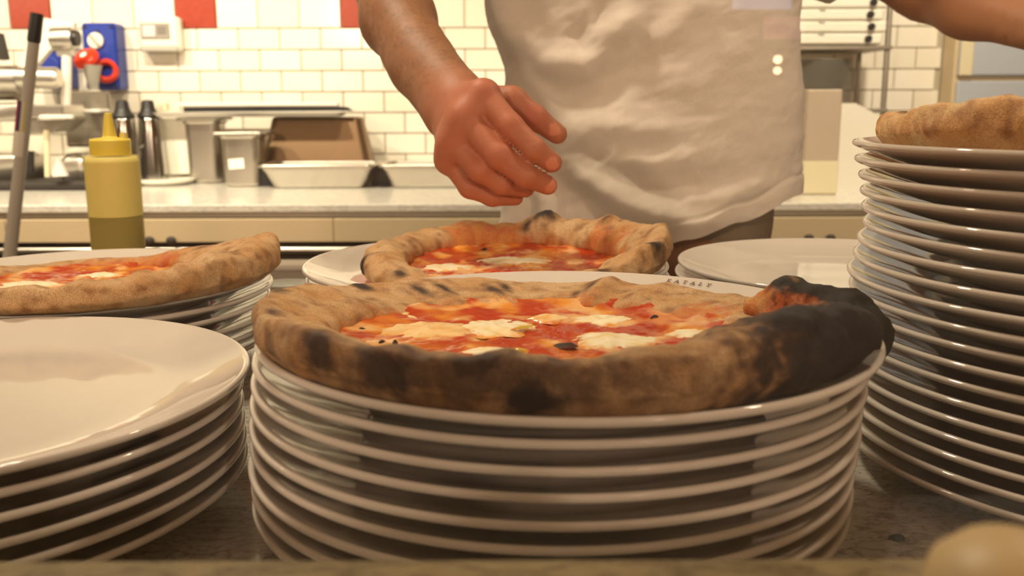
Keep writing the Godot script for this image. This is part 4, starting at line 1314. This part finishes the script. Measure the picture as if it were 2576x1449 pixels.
func food() -> void:
	plate_shape = plate_mesh()
	var y0 := CY - 0.234
	var mid := stack(9, Vector3(0, y0, 0), 0.0113, [0.0290, 0.0252, 0.0240, 0.0226, 0.0220, 0.0216, 0.0202, 0.0209, 0.0206], [-0.513, -0.519, -0.519, -0.520, -0.519, -0.520, -0.520, -0.520, -0.520], "in the middle stack under the large pizza", "plates in the middle stack", 1.0, {0: "white porcelain dinner plate under the large front pizza, printed on its far rim"})
	stack(6, Vector3(0, y0, 0), 0.0113, [-0.3196, -0.3238, -0.3242, -0.3236, -0.3235, -0.3237], [-0.518], "in the left front stack without food", "plates in the left front stack", 1.0, {0: "empty white porcelain dinner plate on top of the left front stack"})
	stack(19, Vector3(0, y0, 0), 0.0104, [0.379, 0.3815, 0.3845, 0.3865, 0.3878, 0.3895, 0.3865, 0.384, 0.3812, 0.383, 0.384], [-0.577], "in the tall right stack", "plates in the tall right stack", 0.92)
	stack(6, Vector3(0, y0, 0), 0.0113, [-0.391, -0.389, -0.392, -0.388, -0.390, -0.391], [-0.859], "in the left rear stack by the oil bottle", "plates in the left rear stack")
	stack(7, Vector3(0, y0, 0), 0.0113, [-0.0235, -0.0215, -0.0235, -0.024], [-0.864], "in the rear middle stack under the cook's hand", "plates in the rear middle stack")
	stack(6, Vector3(0, y0, 0), 0.0113, [0.330, 0.3275, 0.330, 0.331], [-0.922], "in the right rear stack by the cook's waist", "plates in the right rear stack", 1.0, {0: "empty white porcelain dinner plate on the right rear stack by the cook's waist"})
	logo(Vector3(0, 0.0237, 0), 0.1565, -59.5, 2.15, mid[0])
	# the large pizza
	var well := y0 + 0.0113 * 8 + PLATE_WELL
	var at := Vector3(0.0215, well, -0.507)
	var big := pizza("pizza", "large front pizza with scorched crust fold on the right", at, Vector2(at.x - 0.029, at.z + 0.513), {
		"nu": 900, "nv": 64, "seed": 1.0, "leopard": 0.05,
		"R": [[0, 0.152], [14, 0.163], [30, 0.166], [45, 0.161], [60, 0.157], [90, 0.156], [135, 0.157], [180, 0.157], [225, 0.152], [270, 0.143], [315, 0.146]],
		"W": [[0, 0.056], [25, 0.060], [45, 0.052], [90, 0.046], [135, 0.042], [180, 0.040], [225, 0.054], [270, 0.068], [315, 0.060]],
		"H": [[0, 0.012], [13, 0.019], [27, 0.031], [40, 0.040], [50, 0.0425], [60, 0.038], [72, 0.031], [90, 0.030], [135, 0.028], [180, 0.022], [225, 0.013], [270, 0.0095], [315, 0.012], [340, 0.014]],
		"bumps": [[289, 4.5, 0.0085], [305, 5.0, 0.004], [256, 6.0, 0.003], [236, 5.0, 0.002], [200, 8.0, 0.003]],
		"spots": [[33, 0.68, 34, 0.66, 1.35], [104, 0.68, 44, 0.34, 0.62], [165, 0.70, 20, 0.22, 0.35], [95, 0.80, 8, 0.20, 0.9], [104, 0.62, 10, 0.16, 0.75], [118, 0.72, 8, 0.22, 0.8], [131, 0.68, 7, 0.22, 0.75], [146, 0.75, 5, 0.14, 0.5], [48, 0.72, 7, 0.30, 0.9], [34, 0.7, 8, 0.4, 0.9], [62, 0.85, 3, 0.08, 0.6], [74, 0.62, 4, 0.10, 0.5], [80, 0.82, 3, 0.08, 0.5], [216, 0.55, 3, 0.12, 0.9], [231, 0.42, 2.2, 0.12, 0.7], [238, 0.40, 2.5, 0.12, 0.7], [253, 0.38, 3, 0.10, 0.7], [258, 0.45, 2.4, 0.10, 0.7], [186, 0.55, 4, 0.08, 0.6], [165, 0.5, 5, 0.08, 0.6], [285, 0.45, 3, 0.14, 0.6], [281, 0.36, 2, 0.08, 0.6]],  # char spots; the broad front band also paints shade on the near crust
		"smears": [[278, 14, 0.34], [262, 8, 0.26], [334, 10, 0.42], [4, 16, 0.6], [22, 26, 0.46], [206, 6, 0.26]],
		"cheese": [[-0.0487, -0.5264, 0.030, 0.023, 10, 1], [-0.0110, -0.5338, 0.022, 0.020, -6], [0.0547, -0.5527, 0.021, 0.014, 4], [0.0552, -0.5017, 0.024, 0.019, 0], [0.1010, -0.5130, 0.016, 0.015, 8], [-0.0109, -0.4762, 0.016, 0.012, 0], [0.0218, -0.5564, 0.014, 0.010, 0, 1], [-0.0667, -0.5620, 0.014, 0.012, 0, 1]],
		"oil": [[0.0067, -0.5257, 0.008, 0.0026, 30], [0.0023, -0.4745, 0.007, 0.0026, -20]],
		"bits": [[-0.0844, -0.5240, 0.0034], [-0.0696, -0.4937, 0.0028], [-0.0623, -0.4936, 0.0024], [0.0284, -0.4873, 0.0062], [0.0850, -0.5533, 0.0030]],
	})
	scorched_fold(big, at)
	# the pizza on the left rear stack
	var w6 := y0 + 0.0113 * 5 + PLATE_WELL
	var a2 := Vector3(-0.378, w6, -0.842)
	pizza("pizza", "pale-crusted pizza at the left edge in front of the oil bottle", a2, Vector2(a2.x + 0.391, a2.z + 0.859), {
		"nu": 520, "nv": 44, "seed": 5.0, "leopard": 0.07,
		"R": [[0, 0.168], [45, 0.166], [90, 0.164], [135, 0.162], [180, 0.160], [225, 0.150], [270, 0.142], [315, 0.156]],
		"W": [[0, 0.060], [45, 0.056], [90, 0.046], [135, 0.044], [180, 0.044], [225, 0.045], [270, 0.046], [315, 0.058]],
		"H": [[0, 0.039], [30, 0.036], [60, 0.029], [90, 0.025], [135, 0.024], [180, 0.024], [225, 0.010], [270, 0.014], [300, 0.027], [330, 0.036]],
		"spots": [[88, 0.32, 6, 0.08, 0.8], [74, 0.30, 3, 0.08, 0.7], [98, 0.35, 4, 0.05, 0.7], [55, 0.40, 5, 0.07, 0.7], [40, 0.36, 6, 0.08, 0.6], [92, 0.78, 1.6, 0.05, 1.0], [300, 0.42, 3, 0.08, 0.6], [320, 0.5, 3, 0.06, 0.6], [18, 0.45, 4, 0.06, 0.5]],
		"smears": [[270, 30, 0.44]],
		"cheese": [[-0.440, -0.850, 0.030, 0.022, 0], [-0.340, -0.835, 0.024, 0.020, 10], [-0.300, -0.870, 0.020, 0.014, 0], [-0.395, -0.900, 0.020, 0.014, 20]],
	})
	# the pizza under the hand
	var w7 := y0 + 0.0113 * 6 + PLATE_WELL
	var a3 := Vector3(0.004, w7, -0.855)
	var p3 := pizza("pizza", "small pizza with a black blister under the cook's hand", a3, Vector2(a3.x + 0.0235, a3.z + 0.864), {
		"nu": 480, "nv": 44, "seed": 9.0, "leopard": 0.02,
		"R": [[0, 0.139], [45, 0.140], [90, 0.136], [135, 0.136], [180, 0.138], [225, 0.138], [270, 0.136], [315, 0.138]],
		"W": [[0, 0.042], [45, 0.044], [90, 0.038], [135, 0.038], [180, 0.040], [225, 0.038], [270, 0.040], [315, 0.044]],
		"H": [[0, 0.034], [35, 0.033], [60, 0.022], [90, 0.014], [120, 0.014], [150, 0.022], [180, 0.028], [225, 0.024], [260, 0.026], [300, 0.028], [330, 0.030]],
		"bumps": [[284, 7.0, 0.013], [318, 6.0, 0.006], [246, 8.0, 0.005]],
		"spots": [[284, 0.45, 7, 0.24, 1.0], [30, 0.55, 7, 0.20, 1.0], [168, 0.72, 5, 0.22, 1.0], [140, 0.5, 5, 0.12, 0.7], [318, 0.4, 4, 0.1, 0.6], [276, 0.3, 4, 0.1, 0.7], [60, 0.6, 4, 0.1, 0.6], [80, 0.6, 4, 0.1, 0.7], [235, 0.5, 8, 0.06, 0.8]],
		"smears": [[252, 22, 0.46], [330, 14, 0.4]],
		"cheese": [[-0.0341, -0.9796, 0.032, 0.024, 0], [0.0501, -0.9724, 0.038, 0.018, -8], [0.0008, -0.8795, 0.036, 0.018, 0], [-0.0604, -0.8504, 0.026, 0.016, 0]],
		"bits": [[-0.0273, -0.9272, 0.0052], [0.0034, -0.9626, 0.0038]],
	})
	# its near edge has slid down into the well
	p3.rotation_degrees.x = 2.6
	p3.position.y += 0.004
	# the pizza on the tall stack
	var w19 := y0 + 0.0104 * 18 + PLATE_WELL * 0.92
	var a4 := Vector3(0.386, w19, -0.573)
	pizza("pizza", "puffed brown pizza on top of the tall right stack", a4, Vector2(a4.x - 0.379, a4.z + 0.577), {
		"nu": 640, "nv": 52, "tone": 1.3, "seed": 14.0, "leopard": -0.04,
		"R": [[0, 0.158], [60, 0.158], [90, 0.160], [120, 0.161], [150, 0.163], [180, 0.162], [225, 0.158], [270, 0.155], [315, 0.155]],
		"W": [[0, 0.050], [90, 0.054], [150, 0.054], [180, 0.050], [270, 0.048]],
		"H": [[0, 0.036], [60, 0.040], [90, 0.040], [115, 0.038], [140, 0.033], [165, 0.032], [185, 0.027], [225, 0.026], [270, 0.028]],
		"bumps": [[98, 8.0, 0.006]],
		"spots": [[100, 0.52, 7, 0.24, 0.9], [112, 0.55, 4, 0.10, 0.5], [182, 0.42, 10, 0.10, 1.0], [165, 0.36, 8, 0.05, 0.8], [88, 0.50, 6, 0.14, 0.6], [130, 0.75, 6, 0.06, 0.35]],
		"cheese": [[0.386, -0.573, 0.03, 0.022, 0], [0.34, -0.60, 0.02, 0.02, 0], [0.43, -0.55, 0.02, 0.02, 0]],
	})

func scorched_fold(root: Node3D, at: Vector3) -> void:
	# the burst bubble at the right of the large pizza: a black lip behind the swollen crust, tomato in the cleft between them
	var lip := [[P(0.1408, -0.1163, -0.5400), P(0.1577, -0.1088, -0.5320), 0.007, 0.0105], [P(0.1571, -0.1080, -0.5300), P(0.1726, -0.1125, -0.5250), 0.0105, 0.0105], [P(0.1726, -0.1125, -0.5250), P(0.1861, -0.1144, -0.5150), 0.0105, 0.0125], [P(0.1861, -0.1144, -0.5150), P(0.1914, -0.1217, -0.5000), 0.0125, 0.0115], [P(0.1914, -0.1217, -0.5000), P(0.1853, -0.1294, -0.4900), 0.0115, 0.0115], [P(0.1498, -0.1199, -0.5300), P(0.1685, -0.1222, -0.5100), 0.010, 0.011], [P(0.1685, -0.1222, -0.5100), P(0.1769, -0.1296, -0.4950), 0.011, 0.012]]
	var cleft_line := [[P(0.1323, -0.1107, -0.5250), P(0.1556, -0.1094, -0.5170), 0.0, 0.0], [P(0.1556, -0.1094, -0.5170), P(0.1725, -0.1144, -0.5070), 0.0, 0.0], [P(0.1725, -0.1144, -0.5070), P(0.1807, -0.1230, -0.4950), 0.0, 0.0], [P(0.1807, -0.1230, -0.4950), P(0.1810, -0.1334, -0.4850), 0.0, 0.0]]
	var dist := func(p: Vector3, set_: Array) -> float:
		var best := 1e9
		for b in set_:
			var ba: Vector3 = b[1] - b[0]
			var h := clampf((p - b[0]).dot(ba) / ba.length_squared(), 0.0, 1.0)
			best = minf(best, (p - b[0] - ba * h).length() - lerpf(b[2], b[3], h))
		return best
	var start: Vector3 = lip[0][0]
	var color := func(p: Vector3) -> Color:
		var n := fine.get_noise_3d(p.x * 60.0, p.y * 60.0, p.z * 60.0)
		var n2 := fine.get_noise_3d(p.x * 200.0, p.y * 200.0, p.z * 200.0)
		var far := clampf((p.distance_to(start) - 0.017 + 0.012 * n) / 0.010, 0.0, 1.0)
		var c := lin(212, 164, 96).lerp(lin(206, 116, 40), clampf(0.4 + n * 1.4, 0.0, 1.0)).lerp(lin(30, 23, 19), far)
		var wet: float = dist.call(p, cleft_line)
		return c.lerp(lin(196, 112, 52).lerp(lin(120, 60, 24), clampf(0.5 - n2 * 1.6, 0.0, 1.0)), clampf((0.0085 - wet + 0.004 * n + 0.003 * n2) / 0.004, 0.0, 1.0) * 0.95)
	var shape := nets([{"b": lip, "k": 0.008}], 0.0016, 0.004, color, 0.0016, 90.0)
	part(root, "scorched_fold", shape, M.crust, -at, Vector3.ZERO, "blackened burst bubble in the crust")
